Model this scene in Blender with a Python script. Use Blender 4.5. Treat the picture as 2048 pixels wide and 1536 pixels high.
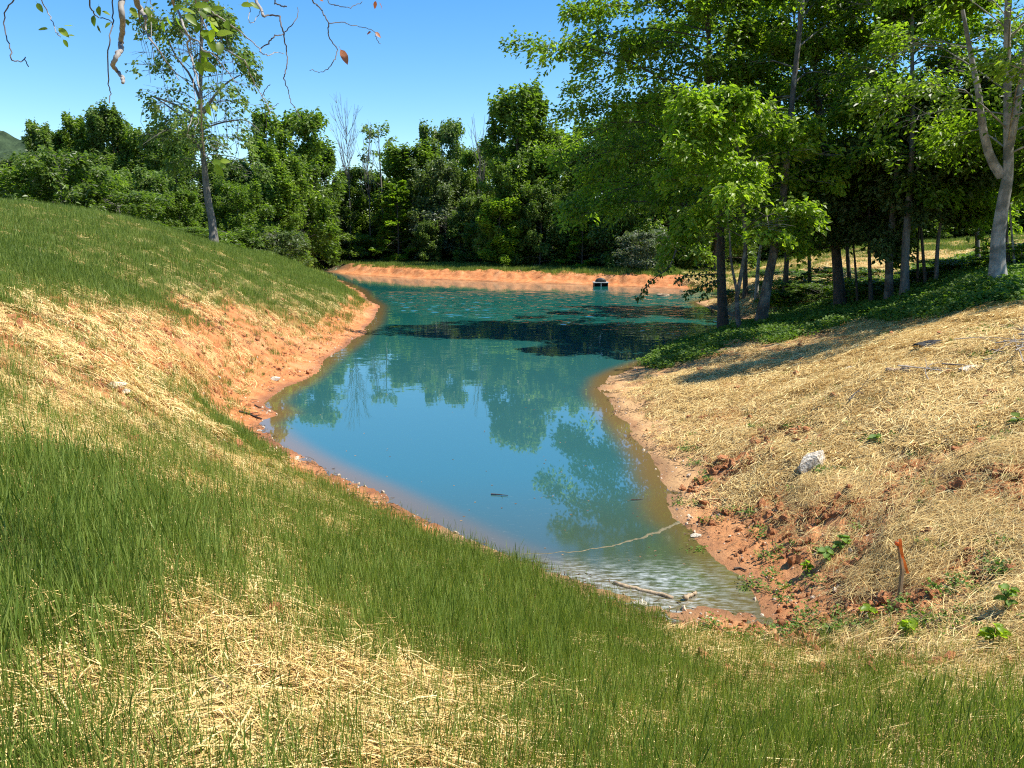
import bpy, math, random
import numpy as np
from mathutils import Vector, Matrix

# ------------------------------------------------------------------ scene, camera, sky, sun
for o in list(bpy.data.objects):
    bpy.data.objects.remove(o)
S = bpy.context.scene
COL = S.collection
random.seed(7)
RNG = np.random.default_rng(7)

CAM_H = 4.0
PITCH = math.radians(11.0)
FPX = 1535.0           # focal length in pixels of the 2048 px wide photograph

cam_data = bpy.data.cameras.new("camera")
cam = bpy.data.objects.new("camera", cam_data)
COL.objects.link(cam)
cam.location = (0, 0, CAM_H)
cam.rotation_euler = (math.pi / 2 - PITCH, 0, 0)
cam_data.sensor_width = 36.0
cam_data.lens = 36.0 * FPX / 2048.0
cam_data.clip_start = 0.05
cam_data.clip_end = 3000
S.camera = cam

SUN_EL = math.radians(59)
SUN_AZ = math.radians(-5)      # measured from +x towards +y
sun_dir = Vector((math.cos(SUN_EL) * math.cos(SUN_AZ), math.cos(SUN_EL) * math.sin(SUN_AZ), math.sin(SUN_EL)))
world = bpy.data.worlds.new("World")
S.world = world
world.use_nodes = True
wn = world.node_tree.nodes
wl = world.node_tree.links
for n in list(wn):
    wn.remove(n)
sky = wn.new("ShaderNodeTexSky")
sky.sky_type = 'NISHITA'
sky.sun_disc = False
sky.sun_elevation = SUN_EL
sky.sun_rotation = math.pi / 2 - SUN_AZ
sky.altitude = 300
sky.air_density = 1.0
sky.dust_density = 0.2
sky.ozone_density = 2.5
bg = wn.new("ShaderNodeBackground")
bg.inputs['Strength'].default_value = 0.115
wo = wn.new("ShaderNodeOutputWorld")
hs = wn.new("ShaderNodeHueSaturation")
hs.inputs['Saturation'].default_value = 1.35
wl.new(sky.outputs[0], hs.inputs['Color'])
wl.new(hs.outputs[0], bg.inputs['Color'])
wl.new(bg.outputs[0], wo.inputs['Surface'])

sd = bpy.data.lights.new("sun", 'SUN')
sun = bpy.data.objects.new("sun", sd)
COL.objects.link(sun)
sd.energy = 5.0
sd.angle = math.radians(0.53)
sd.color = (1.0, 0.95, 0.86)
sun.rotation_euler = sun_dir.to_track_quat('Z', 'Y').to_euler()
sun.location = (20, 4, 40)

S.view_settings.view_transform = 'Standard'
S.view_settings.look = 'None'
S.view_settings.exposure = 0.92
S.view_settings.gamma = 1.0
S.view_settings.use_curve_mapping = False
S.render.engine = 'CYCLES'
S.cycles.use_denoising = False
S.cycles.filter_width = 1.15
S.cycles.max_bounces = 8
S.cycles.diffuse_bounces = 4
S.cycles.glossy_bounces = 3
S.cycles.transmission_bounces = 4
S.cycles.transparent_max_bounces = 6

# ------------------------------------------------------------------ measuring helpers
CP, SP = math.cos(PITCH), math.sin(PITCH)

def ray(px, py):
    u = (px - 1024.0) / FPX
    v = (768.0 - py) / FPX
    return u, CP + v * SP, v * CP - SP      # x, y, z

def at_z(px, py, z):
    a, b, c = ray(px, py)
    t = (z - CAM_H) / c
    return a * t, b * t, z

def at_d(px, py, D):
    a, b, c = ray(px, py)
    t = D / math.hypot(a, b)
    return a * t, b * t, CAM_H + c * t

def at_y(px, py, Y):
    a, b, c = ray(px, py)
    t = Y / b
    return a * t, Y, CAM_H + c * t

def at_p(px, D, z):
    a, b, c = ray(px, 470)
    t = D / math.hypot(a, b)
    return a * t, b * t, z

def project(x, y, z):
    dz = z - CAM_H
    f = y * CP - dz * SP
    up = y * SP + dz * CP
    f = np.maximum(f, 0.05)
    return 1024 + FPX * x / f, 768 - FPX * up / f

def hash2(ix, iy, seed):
    h = (ix.astype(np.int64) * 374761393 + iy.astype(np.int64) * 668265263 + seed * 982451653) & 0xFFFFFFFF
    h = ((h ^ (h >> 13)) * 1274126177) & 0xFFFFFFFF
    return ((h ^ (h >> 16)) & 0xFFFFFF) / float(0xFFFFFF)

def vnoise(x, y, seed=0):
    ix = np.floor(x); iy = np.floor(y)
    fx = x - ix; fy = y - iy
    fx = fx * fx * (3 - 2 * fx); fy = fy * fy * (3 - 2 * fy)
    ix = ix.astype(np.int64); iy = iy.astype(np.int64)
    a = hash2(ix, iy, seed); b = hash2(ix + 1, iy, seed)
    c = hash2(ix, iy + 1, seed); d = hash2(ix + 1, iy + 1, seed)
    return (a + (b - a) * fx) * (1 - fy) + (c + (d - c) * fx) * fy

def fbm(x, y, oct=4, seed=0):
    s = 0; a = 0.5; t = 0
    for i in range(oct):
        s = s + a * vnoise(x, y, seed + i * 17)
        t += a
        x = x * 2.03 + 11.3; y = y * 2.03 + 5.7
        a *= 0.5
    return s / t

def sstep(a, b, x):
    t = np.clip((x - a) / (b - a), 0, 1)
    return t * t * (3 - 2 * t)

# ------------------------------------------------------------------ pond outline (water level is z = 0)
SHORE_PX = [
    (755, 612), (752, 628), (744, 646), (722, 668), (700, 688), (668, 710), (640, 730), (618, 752), (596, 767), (570, 780),
    (548, 792), (536, 808), (548, 818), (556, 828), (538, 838), (524, 848), (532, 862), (560, 886), (600, 912),
    (640, 934), (700, 962), (745, 980), (800, 1006), (860, 1036), (930, 1070), (1000, 1102), (1090, 1136), (1170, 1166),
    (1240, 1188), (1300, 1208), (1350, 1222), (1410, 1212), (1470, 1222), (1520, 1226), (1508, 1200), (1488, 1166), (1446, 1134),
    (1410, 1096), (1385, 1062), (1345, 1036), (1330, 1012), (1334, 984), (1314, 954), (1306, 924), (1282, 890), (1256, 858),
    (1222, 818), (1204, 784), (1212, 758), (1244, 742), (1300, 722), (1345, 700), (1400, 684), (1450, 666), (1500, 652),
    (1540, 645), (1500, 642), (1450, 628), (1408, 614), (1392, 605), (1425, 597), (1468, 590), (1440, 583), (1380, 579),
    (1300, 575), (1200, 571), (1100, 567), (1000, 564), (900, 560), (800, 556), (700, 549), (640, 541), (608, 536), (655, 552), (700, 566),
    (735, 582), (748, 597)]
SHORE_PX = SHORE_PX[:-4] + [(640, 541)] if False else SHORE_PX
_sh = []
for (a, b) in SHORE_PX:
    if (a, b) in ((655, 552), (700, 566), (735, 582), (748, 597)):
        x, y, z = at_z(a - 14, b - 1, 0.0)
    else:
        x, y, z = at_z(a, b, 0.0)
    _sh.append((x, y))
SHORE = np.array(_sh)

def densify(poly, step):
    out = []
    n = len(poly)
    for i in range(n):
        p, q = poly[i], poly[(i + 1) % n]
        k = max(1, int(math.hypot(*(q - p)) / step))
        for j in range(k):
            out.append(p + (q - p) * j / k)
    return np.array(out)

def signed_dist(x, y, poly):
    """negative inside the outline"""
    x = np.asarray(x, float).ravel(); y = np.asarray(y, float).ravel()
    best = np.full(x.shape, 1e9)
    inside = np.zeros(x.shape, bool)
    n = len(poly)
    for i in range(n):
        x1, y1 = poly[i]; x2, y2 = poly[(i + 1) % n]
        dx, dy = x2 - x1, y2 - y1
        L2 = dx * dx + dy * dy + 1e-12
        t = np.clip(((x - x1) * dx + (y - y1) * dy) / L2, 0, 1)
        d = (x - x1 - t * dx) ** 2 + (y - y1 - t * dy) ** 2
        best = np.minimum(best, d)
        if y1 != y2:
            c = ((y1 > y) != (y2 > y)) & (x < (x2 - x1) * (y - y1) / (y2 - y1) + x1)
            inside ^= c
    d = np.sqrt(best)
    return np.where(inside, -d, d)

# ------------------------------------------------------------------ terrain control points
CTRL = []
for p in densify(SHORE, 2.5):
    CTRL.append((p[0], p[1], 0.0))
for (a, b, D) in [(0, 412, 32), (120, 419, 36), (250, 441, 40), (330, 463, 43), (425, 489, 46), (520, 508, 56), (590, 523, 64),
                  (0, 445, 28), (0, 480, 24), (0, 520, 20), (0, 560, 16.5), (0, 640, 12.5), (0, 720, 10), (0, 800, 8.3), (0, 870, 7), (0, 960, 5.4),
                  (0, 1100, 4.2), (0, 1300, 3.2), (0, 1500, 2.6), (256, 480, 30), (256, 560, 23), (256, 640, 18), (256, 720, 14),
                  (256, 800, 10.8), (256, 880, 8.6), (256, 960, 6.6), (256, 1040, 5.3), (256, 1200, 3.9), (256, 1400, 2.9),
                  (1950, 478, 85), (1750, 482, 90), (2048, 472, 80), (2200, 470, 80), (2200, 560, 26), (2200, 700, 13.5),
                  (-150, 420, 28), (-150, 560, 14), (-150, 800, 7.6)]:
    CTRL.append(at_d(a, b, D))
for (a, b, z) in [(400, 520, 3.05), (450, 560, 2.4), (450, 640, 1.6), (450, 720, .95), (400, 730, 1.15), (400, 800, .85), (445, 838, .32), (490, 790, .25), (540, 730, .5),
                  (450, 900, 1.0), (450, 1000, 1.6), (450, 1100, 1.9), (450, 1250, 2.15), (450, 1450, 2.3),
                  (600, 560, 1.7), (600, 600, 1.3), (600, 640, .85), (600, 690, .4), (700, 600, .75), (690, 640, .35), (680, 572, .75), (625, 541, .75), (655, 556, .6), (690, 570, .45), (720, 585, .3),
                  (520, 870, .25), (560, 930, .45), (640, 970, .4), (600, 1010, .85), (640, 1060, 1.05), (600, 1160, 1.6), (700, 1300, 1.75), (750, 1450, 2.0),
                  (850, 1100, .45), (850, 1180, .9), (950, 1200, .8), (1000, 1300, 1.3), (1000, 1450, 1.8), (1200, 1235, .25),
                  (1200, 1300, .65), (1250, 1400, 1.2), (1300, 1500, 1.6), (1400, 1250, .12), (1450, 1300, .4), (1500, 1400, .95),
                  (1550, 1500, 1.4), (1600, 1250, .2), (1700, 1280, .45), (1700, 1400, 1.0), (1800, 1500, 1.5), (1900, 1300, .78),
                  (1900, 1420, 1.3), (2040, 1400, 1.4), (2040, 1520, 1.7),
                  (1450, 1050, .18), (1600, 1100, .38), (1800, 1190, .7), (1700, 1080, .62), (2000, 1150, 1.0), (1450, 900, .36),
                  (1600, 930, .75), (1800, 950, 1.05), (2040, 950, 1.5), (1400, 800, .42), (1300, 765, .25), (1600, 780, 1.0),
                  (1800, 780, 1.6), (2040, 780, 1.9), (1450, 720, .75), (1600, 680, 1.0), (1700, 650, 1.3), (1850, 630, 1.8),
                  (2040, 640, 2.4), (1447, 658, .25), (1520, 642, .3), (1570, 645, .45), (1680, 622, 1.1), (1780, 612, 1.5),
                  (1995, 572, 2.6), (1957, 527, 2.9), (1600, 592, .9), (1600, 545, 1.6), (1480, 560, 1.25), (1400, 549, 1.25),
                  (1450, 600, .35), (1520, 615, .4), (1800, 520, 2.3), (1950, 505, 2.8), (1700, 560, 1.7), (1850, 560, 2.25),
                  (700, 532, .95), (900, 532, .95), (1100, 534, .95), (1300, 538, 1.0),
                  (1000, 650, -1.2), (900, 750, -1.0), (800, 850, -.7), (1000, 950, -.5), (1200, 1000, -.3), (1250, 620, -1.2),
                  (1100, 600, -1.2), (900, 600, -1.2), (1200, 1100, -.2)]:
    CTRL.append(at_z(a, b, z))
for (a, D, z) in [(0, 50, 4.2), (0, 85, 3.2), (250, 62, 3.0), (425, 64, 2.2), (425, 90, 1.5), (560, 82, 1.25), (700, 105, 1.3), (1000, 105, 1.3),
                  (1300, 95, 1.5), (1000, 150, 1.6), (250, 150, 2.2), (1600, 150, 3.6), (1950, 130, 4.2), (-300, 90, 4)]:
    CTRL.append(at_p(a, D, z))
for q in [(0, 0, 2.4), (-3, -2, 2.6), (3, -2, 2.4), (0, -9, 3), (-10, 0, 3.2), (10, 0, 2.8), (-9, 5, 2.8), (-22, 8, 5.0), (22, 8, 3.6),
          (28, 26, 3.8), (-32, 20, 5.6), (45, 50, 4.2), (0, -40, 4), (40, -20, 4.5), (-40, -20, 6), (-90, 40, 5), (90, 60, 5),
          (0, 260, 2.5), (-200, 160, 3), (200, 160, 5), (0, -200, 5)]:
    CTRL.append(q)
CTRL = np.array(CTRL, float)

def warp(x, y):
    r = np.hypot(x, y) + 1e-6
    s = np.log1p(r / 3.0) / r
    return x * s, y * s

_cx, _cy = warp(CTRL[:, 0], CTRL[:, 1])

def _phi(d2):
    return 0.5 * d2 * np.log(d2 + 1e-9)

_n = len(CTRL)
_A = np.zeros((_n + 3, _n + 3))
_A[:_n, :_n] = _phi((_cx[:, None] - _cx[None]) ** 2 + (_cy[:, None] - _cy[None]) ** 2) + np.eye(_n) * 4e-4
_A[:_n, _n] = 1; _A[:_n, _n + 1] = _cx; _A[:_n, _n + 2] = _cy
_A[_n:, :_n] = _A[:_n, _n:].T
_W = np.linalg.solve(_A, np.concatenate([CTRL[:, 2], [0, 0, 0]]))

def density(rows, x0, dx, y0, dy, px, py):
    g = np.array([[int(c) for c in r] for r in rows], float) / 9.0
    u = np.clip((px - x0) / dx, 0, g.shape[1] - 1.001)
    v = np.clip((py - y0) / dy, 0, g.shape[0] - 1.001)
    iu = u.astype(int); iv = v.astype(int)
    fu = u - iu; fv = v - iv
    return (g[iv, iu] * (1 - fu) + g[iv, iu + 1] * fu) * (1 - fv) + (g[iv + 1, iu] * (1 - fu) + g[iv + 1, iu + 1] * fu) * fv

# columns every 128 px of the photograph, rows every 80 px from 400 down: how thick each cover grows there
GRASS = ["99999999988776666",
         "99999999888777788",
         "67899998788631024",
         "21223641000000000",
         "53112200000000001",
         "64432200000000000",
         "44566500000000000",
         "99866766000000000",
         "99977778700000000",
         "99996899850000000",
         "99875899987500000",
         "99744679998533333",
         "97644456788665544",
         "75433334578877776",
         "76544444567888888"]
STRAW = ["00001110122222222",
         "00001110122222220",
         "33321111113667882",
         "33323220000004899",
         "23344200000589988",
         "34444000003888988",
         "77553000005779987",
         "33566400000467776",
         "22455510000345665",
         "22336642000034655",
         "22366555422012444",
         "22466666555544444",
         "24577777666555555",
         "36777777766666666",
         "46777777766666666"]
RED = ["11111111111111111",
       "11111111111111122",
       "33322112111334321",
       "77788700000343222",
       "57788900000344333",
       "34677900000544333",
       "33456700000555544",
       "11123500000787766",
       "11112300000899887",
       "11111222000899998",
       "11112222234899998",
       "22222222345888888",
       "33333333333455566",
       "44444455555444444",
       "44444455555444444"]

def cover(x, y, z):
    px, py = project(x, y, z)
    wx = (fbm(x * 0.8, y * 0.8, 3, 5) - .5) * 90
    wy = (fbm(x * 0.8, y * 0.8, 3, 9) - .5) * 60
    px = px + wx; py = py + wy
    g = density(GRASS, 0, 128, 400, 80, px, py)
    s = density(STRAW, 0, 128, 400, 80, px, py)
    r = density(RED, 0, 128, 400, 80, px, py)
    behind = y < 0.5
    bare = sstep(.56 - .16 * r, .66 - .16 * r, fbm(x * 2.3, y * 2.3, 3, 81)) * np.clip(r * 2.2 - .3, 0, 1)
    s = s * (1 - .8 * bare)
    g = np.where(behind, .7, g)
    return g, s, r

SHD = densify(SHORE, 6.0) if False else SHORE

def height(x, y, detail=True):
    x = np.asarray(x, float).ravel(); y = np.asarray(y, float).ravel()
    wx, wy = warp(x, y)
    out = np.empty(x.shape)
    for i in range(0, len(x), 20000):
        a = wx[i:i + 20000]; b = wy[i:i + 20000]
        K = _phi((a[:, None] - _cx[None]) ** 2 + (b[:, None] - _cy[None]) ** 2)
        out[i:i + 20000] = K @ _W[:_n] + _W[_n] + _W[_n + 1] * a + _W[_n + 2] * b
    r = np.hypot(x, y)
    # wobbling waterline
    wob = (fbm(x * 1.3, y * 1.3, 3, 31) - .5) * 0.35 + (fbm(x * .35, y * .35, 2, 37) - .5) * 0.5 * sstep(10, 25, r)
    d = signed_dist(x, y, SHORE) + wob * sstep(4, 9, r)
    far = sstep(53, 58, y) * sstep(-31, -27, x) * (1 - sstep(13, 17, x))
    out = np.where(d > 0, np.maximum(out, np.minimum(.12 * d, .5)), out)
    out = np.where(d <= 0, np.minimum(out, np.maximum(.16 * d, -1.2)), out)
    out = np.where((d > 0) & (d < 1.6), out * np.clip((d + .1) / 1.7, 0, 1) + .07 * d * (1 - np.clip((d + .1) / 1.7, 0, 1)), out)
    lump = fbm(x * .5, y * .5, 2, 77)
    prof = np.interp(d + (lump - .5) * .8, [-1, 0, 1.1, 1.6, 2.3, 7], [-.2, 0, .24, .62, .82, .95])
    out = np.where(d > -.5, out * (1 - far) + prof * far, out)
    out = np.where(r > 150, np.clip(out, 1.0, 6.0), out)
    if detail:
        px, py = project(x, y, out)
        red = density(RED, 0, 128, 400, 80, px, py) * (y > .5)
        land = sstep(0.15, 1.2, d)
        n1 = fbm(x * 1.1, y * 1.1, 3, 3) - .5
        n2 = fbm(x * 4.5, y * 4.5, 3, 4) - .5
        n3 = np.abs(fbm(x * 9, y * 9, 3, 8) - .5)
        right = sstep(0, 2, x)
        out = out + land * (n1 * .16 + n2 * .10 + (n3 - .1) * .20 * red * (0.35 + .65 * right))
        # raked furrows running down the left bank
        fur = np.abs(((x * .55 + y * .84) * 2.2 + n1 * 1.4) % 1.0 - .5)
        lb = (1 - sstep(-3, -1.5, x)) * sstep(8, 11, r) * (1 - sstep(34, 40, r))
        out = out + land * lb * (fur - .25) * .10
        n5 = np.abs(fbm(x * 3.2 + n2 * 2, y * 3.2, 3, 19) - .5)
        out = out + (1 - land) * sstep(-.05, .3, d) * (n2 * .05 - (.12 - np.minimum(n5, .12)) * .22)
        fb = sstep(56, 60, y) * sstep(.8, 1.2, d) * (1 - sstep(2.6, 3.2, d))
        out = out + fb * (fbm(x * 1.6, y * 1.6, 3, 23) - .5) * .5
    return out, d

def ground(x, y):
    return float(height(np.array([x]), np.array([y]))[0][0])

def on_ground(px, py):
    """walk the ray down to the ground"""
    a, b, c = ray(px, py)
    t = np.concatenate([np.linspace(1.5, 20, 500), np.linspace(20.05, 120, 1500)])
    z, _ = height(a * t, b * t)
    gap = CAM_H + c * t - z
    i = int(np.argmax(gap < 0))
    if gap[i] >= 0:
        i = len(t) - 1
    return a * t[i], b * t[i], float(z[i])

# ------------------------------------------------------------------ mesh helpers
def quad_mesh(name, V, Q, smooth=False, attrs=None, mats=None, matidx=None):
    me = bpy.data.meshes.new(name)
    V = np.ascontiguousarray(V, np.float32); Q = np.ascontiguousarray(Q, np.int32)
    me.vertices.add(len(V)); me.vertices.foreach_set('co', V.ravel())
    me.loops.add(len(Q) * 4); me.loops.foreach_set('vertex_index', Q.ravel())
    me.polygons.add(len(Q))
    me.polygons.foreach_set('loop_start', np.arange(0, len(Q) * 4, 4, dtype=np.int32))
    if smooth is True:
        me.polygons.foreach_set('use_smooth', np.ones(len(Q), bool))
    elif smooth is False:
        me.polygons.foreach_set('use_smooth', np.zeros(len(Q), bool))
    for k, (dom, arr) in (attrs or {}).items():
        at = me.attributes.new(k, 'FLOAT', dom)
        at.data.foreach_set('value', np.ascontiguousarray(arr, np.float32))
    for m in (mats or []):
        me.materials.append(m)
    if matidx is not None:
        me.polygons.foreach_set('material_index', np.ascontiguousarray(matidx, np.int32))
    me.update(calc_edges=True)
    return me

class MB:
    def __init__(self):
        self.V = []; self.Q = []; self.n = 0; self.A = []
    def add(self, V, Q, a=None):
        V = np.asarray(V, float).reshape(-1, 3); Q = np.asarray(Q, int).reshape(-1, 4)
        self.V.append(V); self.Q.append(Q + self.n); self.n += len(V)
        self.A.append(np.full(len(Q), .5) if a is None else np.asarray(a, float))
    def mesh(self, name, mat, smooth=True):
        if not self.V:
            self.add([(0, 0, 0)] * 4, [(0, 1, 2, 3)])
        return quad_mesh(name, np.concatenate(self.V), np.concatenate(self.Q), smooth,
                         {'var': ('FACE', np.concatenate(self.A))}, [mat])

def tube(path, radii, sides=6, cap=True):
    P = np.asarray(path, float); n = len(P)
    R = np.broadcast_to(np.asarray(radii, float), (n,))
    T = np.gradient(P, axis=0)
    T /= np.linalg.norm(T, axis=1)[:, None] + 1e-9
    ref = np.array([0.31, 0.92, 0.2]) if abs(T[0][1]) < .9 else np.array([1., 0, .1])
    A = np.cross(T, ref); A /= np.linalg.norm(A, axis=1)[:, None] + 1e-9
    B = np.cross(T, A)
    an = np.arange(sides) * 2 * math.pi / sides
    V = P[:, None, :] + R[:, None, None] * (np.cos(an)[None, :, None] * A[:, None, :] + np.sin(an)[None, :, None] * B[:, None, :])
    V = V.reshape(-1, 3)
    i = np.arange(n - 1)[:, None] * sides; j = np.arange(sides)[None, :]; k = (j + 1) % sides
    Q = np.stack([i + j, i + k, i + sides + k, i + sides + j], -1).reshape(-1, 4)
    if cap and sides == 4:
        Q = np.concatenate([Q, [[3, 2, 1, 0]], [[(n - 1) * 4 + q for q in range(4)]]])
    elif cap and sides in (6, 8):
        b = (n - 1) * sides
        caps = []
        for s0 in range(1, sides - 2, 2):
            caps.append([0, s0, s0 + 1, s0 + 2][::-1]); caps.append([b, b + s0, b + s0 + 1, b + s0 + 2])
        Q = np.concatenate([Q, np.array(caps)])
    return V, Q

def smooth_path(pts, n):
    """Catmull-Rom through the points"""
    P = np.asarray(pts, float)
    if len(P) < 3:
        t = np.linspace(0, 1, n)[:, None]
        return P[0] * (1 - t) + P[-1] * t
    E = np.concatenate([[2 * P[0] - P[1]], P, [2 * P[-1] - P[-2]]])
    u = np.linspace(0, len(P) - 1 - 1e-6, n)
    i = u.astype(int); f = (u - i)[:, None]
    a, b, c, d = E[i], E[i + 1], E[i + 2], E[i + 3]
    return .5 * ((2 * b) + (-a + c) * f + (2 * a - 5 * b + 4 * c - d) * f ** 2 + (-a + 3 * b - 3 * c + d) * f ** 3)

def norm(a):
    return a / (np.linalg.norm(a, axis=-1, keepdims=True) + 1e-9)

def leaves(P, U, N, L, W, fold=.18):
    U = norm(U); N = norm(N - (N * U).sum(-1, keepdims=True) * U)
    Sd = np.cross(U, N)
    L = L[:, None]; W = W[:, None]
    b = P; t = P + U * L - N * L * .10
    m = P + U * L * .42
    l = m + Sd * W * .5 + N * W * fold
    r = m - Sd * W * .5 + N * W * fold
    V = np.stack([b, r, t, l], 1).reshape(-1, 3)
    Q = np.arange(len(P) * 4).reshape(-1, 4)
    return V, Q

def link(name, data, parent=None, loc=None):
    o = bpy.data.objects.new(name, data)
    COL.objects.link(o)
    if parent is not None:
        o.parent = parent
    if loc is not None:
        o.location = loc
    return o

def thing(name, label, cat, loc=(0, 0, 0), group=None, data=None):
    o = link(name, data, None, loc)
    o['label'] = label; o['category'] = cat
    if group:
        o['group'] = group
    return o

# ------------------------------------------------------------------ materials
def new_mat(name):
    m = bpy.data.materials.new(name); m.use_nodes = True
    nt = m.node_tree
    for n in list(nt.nodes):
        nt.nodes.remove(n)
    return m, nt, nt.nodes, nt.links

def N_(nodes, t, **kw):
    n = nodes.new(t)
    for k, v in kw.items():
        setattr(n, k, v)
    return n

def ramp(nodes, stops, interp='LINEAR'):
    r = nodes.new('ShaderNodeValToRGB')
    r.color_ramp.interpolation = interp
    el = r.color_ramp.elements
    while len(el) < len(stops):
        el.new(.5)
    for e, (p, c) in zip(el, stops):
        e.position = p; e.color = (*c, 1)
    return r

def leaf_mat(name, dark, mid, light, trans=.38, tcol=None, rough=.42):
    m, nt, nd, lk = new_mat(name)
    at = N_(nd, 'ShaderNodeAttribute', attribute_name='var')
    oi = N_(nd, 'ShaderNodeObjectInfo')
    ad = N_(nd, 'ShaderNodeMath', operation='MULTIPLY_ADD')
    ad.inputs[1].default_value = .22; 
    lk.new(oi.outputs['Random'], ad.inputs[0]); 
    sub = N_(nd, 'ShaderNodeMath', operation='SUBTRACT'); sub.inputs[1].default_value = .11
    lk.new(at.outputs['Fac'], sub.inputs[0]); lk.new(sub.outputs[0], ad.inputs[2])
    rp = ramp(nd, [(0.0, dark), (.5, mid), (1.0, light)])
    lk.new(ad.outputs[0], rp.inputs[0])
    pr = N_(nd, 'ShaderNodeBsdfPrincipled')
    pr.inputs['Roughness'].default_value = rough
    pr.inputs['Specular IOR Level'].default_value = .35
    lk.new(rp.outputs[0], pr.inputs['Base Color'])
    tr = N_(nd, 'ShaderNodeBsdfTranslucent')
    mul = N_(nd, 'ShaderNodeMix', data_type='RGBA', blend_type='MULTIPLY')
    mul.inputs['Factor'].default_value = 1
    tc = tcol or (1.9, 2.2, .7)
    mul.inputs['B'].default_value = (*tc, 1)
    lk.new(rp.outputs[0], mul.inputs['A']); lk.new(mul.outputs['Result'], tr.inputs['Color'])
    mx = N_(nd, 'ShaderNodeMixShader'); mx.inputs[0].default_value = trans
    lk.new(pr.outputs[0], mx.inputs[1]); lk.new(tr.outputs[0], mx.inputs[2])
    o = N_(nd, 'ShaderNodeOutputMaterial'); lk.new(mx.outputs[0], o.inputs[0])
    return m

def bark_mat(name, c1, c2, scale=14, bump=.5, patch=None):
    m, nt, nd, lk = new_mat(name)
    tc = N_(nd, 'ShaderNodeTexCoord')
    mp = N_(nd, 'ShaderNodeMapping'); mp.inputs['Scale'].default_value = (1, 1, .22)
    lk.new(tc.outputs['Object'], mp.inputs[0])
    no = N_(nd, 'ShaderNodeTexNoise'); no.inputs['Scale'].default_value = scale; no.inputs['Detail'].default_value = 6
    no.inputs['Roughness'].default_value = .65
    lk.new(mp.outputs[0], no.inputs['Vector'])
    rp = ramp(nd, [(.32, c1), (.68, c2)])
    lk.new(no.outputs[0], rp.inputs[0])
    col = rp.outputs[0]
    if patch:
        n2 = N_(nd, 'ShaderNodeTexNoise'); n2.inputs['Scale'].default_value = 2.2; n2.inputs['Detail'].default_value = 4
        lk.new(tc.outputs['Object'], n2.inputs['Vector'])
        r2 = ramp(nd, [(.47, (0, 0, 0)), (.6, (1, 1, 1))])
        lk.new(n2.outputs[0], r2.inputs[0])
        mx = N_(nd, 'ShaderNodeMix', data_type='RGBA')
        mx.inputs['B'].default_value = (*patch, 1)
        lk.new(r2.outputs[0], mx.inputs['Factor']); lk.new(col, mx.inputs['A'])
        col = mx.outputs['Result']
    pr = N_(nd, 'ShaderNodeBsdfPrincipled'); pr.inputs['Roughness'].default_value = .85
    lk.new(col, pr.inputs['Base Color'])
    bp = N_(nd, 'ShaderNodeBump'); bp.inputs['Strength'].default_value = bump; bp.inputs['Distance'].default_value = .04
    lk.new(no.outputs[0], bp.inputs['Height']); lk.new(bp.outputs[0], pr.inputs['Normal'])
    o = N_(nd, 'ShaderNodeOutputMaterial'); lk.new(pr.outputs[0], o.inputs[0])
    return m

def plain_mat(name, stops, scale=20, rough=.8, bump=.3, dist=.01, spec=.3, coord='Object'):
    m, nt, nd, lk = new_mat(name)
    tc = N_(nd, 'ShaderNodeTexCoord')
    no = N_(nd, 'ShaderNodeTexNoise'); no.inputs['Scale'].default_value = scale; no.inputs['Detail'].default_value = 6
    lk.new(tc.outputs[coord], no.inputs['Vector'])
    rp = ramp(nd, stops); lk.new(no.outputs[0], rp.inputs[0])
    pr = N_(nd, 'ShaderNodeBsdfPrincipled'); pr.inputs['Roughness'].default_value = rough
    pr.inputs['Specular IOR Level'].default_value = spec
    lk.new(rp.outputs[0], pr.inputs['Base Color'])
    bp = N_(nd, 'ShaderNodeBump'); bp.inputs['Strength'].default_value = bump; bp.inputs['Distance'].default_value = dist
    lk.new(no.outputs[0], bp.inputs['Height']); lk.new(bp.outputs[0], pr.inputs['Normal'])
    o = N_(nd, 'ShaderNodeOutputMaterial'); lk.new(pr.outputs[0], o.inputs[0])
    return m

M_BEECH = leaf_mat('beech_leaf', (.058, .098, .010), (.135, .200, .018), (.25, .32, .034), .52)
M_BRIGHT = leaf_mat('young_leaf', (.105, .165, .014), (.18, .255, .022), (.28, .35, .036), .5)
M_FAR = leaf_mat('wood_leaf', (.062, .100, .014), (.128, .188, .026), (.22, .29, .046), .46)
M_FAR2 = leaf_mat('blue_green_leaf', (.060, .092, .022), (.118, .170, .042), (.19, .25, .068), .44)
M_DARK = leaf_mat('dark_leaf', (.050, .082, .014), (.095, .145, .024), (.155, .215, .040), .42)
M_OLIVE = leaf_mat('olive_leaf', (.055, .078, .024), (.090, .125, .036), (.150, .195, .060), .35)
M_LIME = leaf_mat('lime_leaf', (.075, .135, .012), (.155, .235, .020), (.28, .36, .035), .45)
M_GREY = leaf_mat('grey_willow_leaf', (.065, .085, .045), (.11, .14, .075), (.17, .20, .11), .3)
M_GRASS = leaf_mat('grass_blade', (.050, .090, .010), (.115, .180, .022), (.30, .36, .085), .35, (1.5, 1.5, .7), .5)
M_STRAW = leaf_mat('straw_stem', (.32, .18, .055), (.64, .44, .155), (.93, .75, .35), .12, (1.0, .9, .7), .6)
M_COVER = leaf_mat('ground_cover_leaf', (.045, .090, .012), (.095, .165, .022), (.18, .26, .040), .3, None, .65)
M_OVER = leaf_mat('overhanging_leaf', (.09, .14, .015), (.15, .23, .02), (.24, .32, .03), .5, (1.7, 1.8, .6))
M_DRY = leaf_mat('dry_leaf', (.22, .07, .025), (.34, .12, .045), (.55, .28, .15), .35, (1.3, 1.0, .8))
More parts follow.
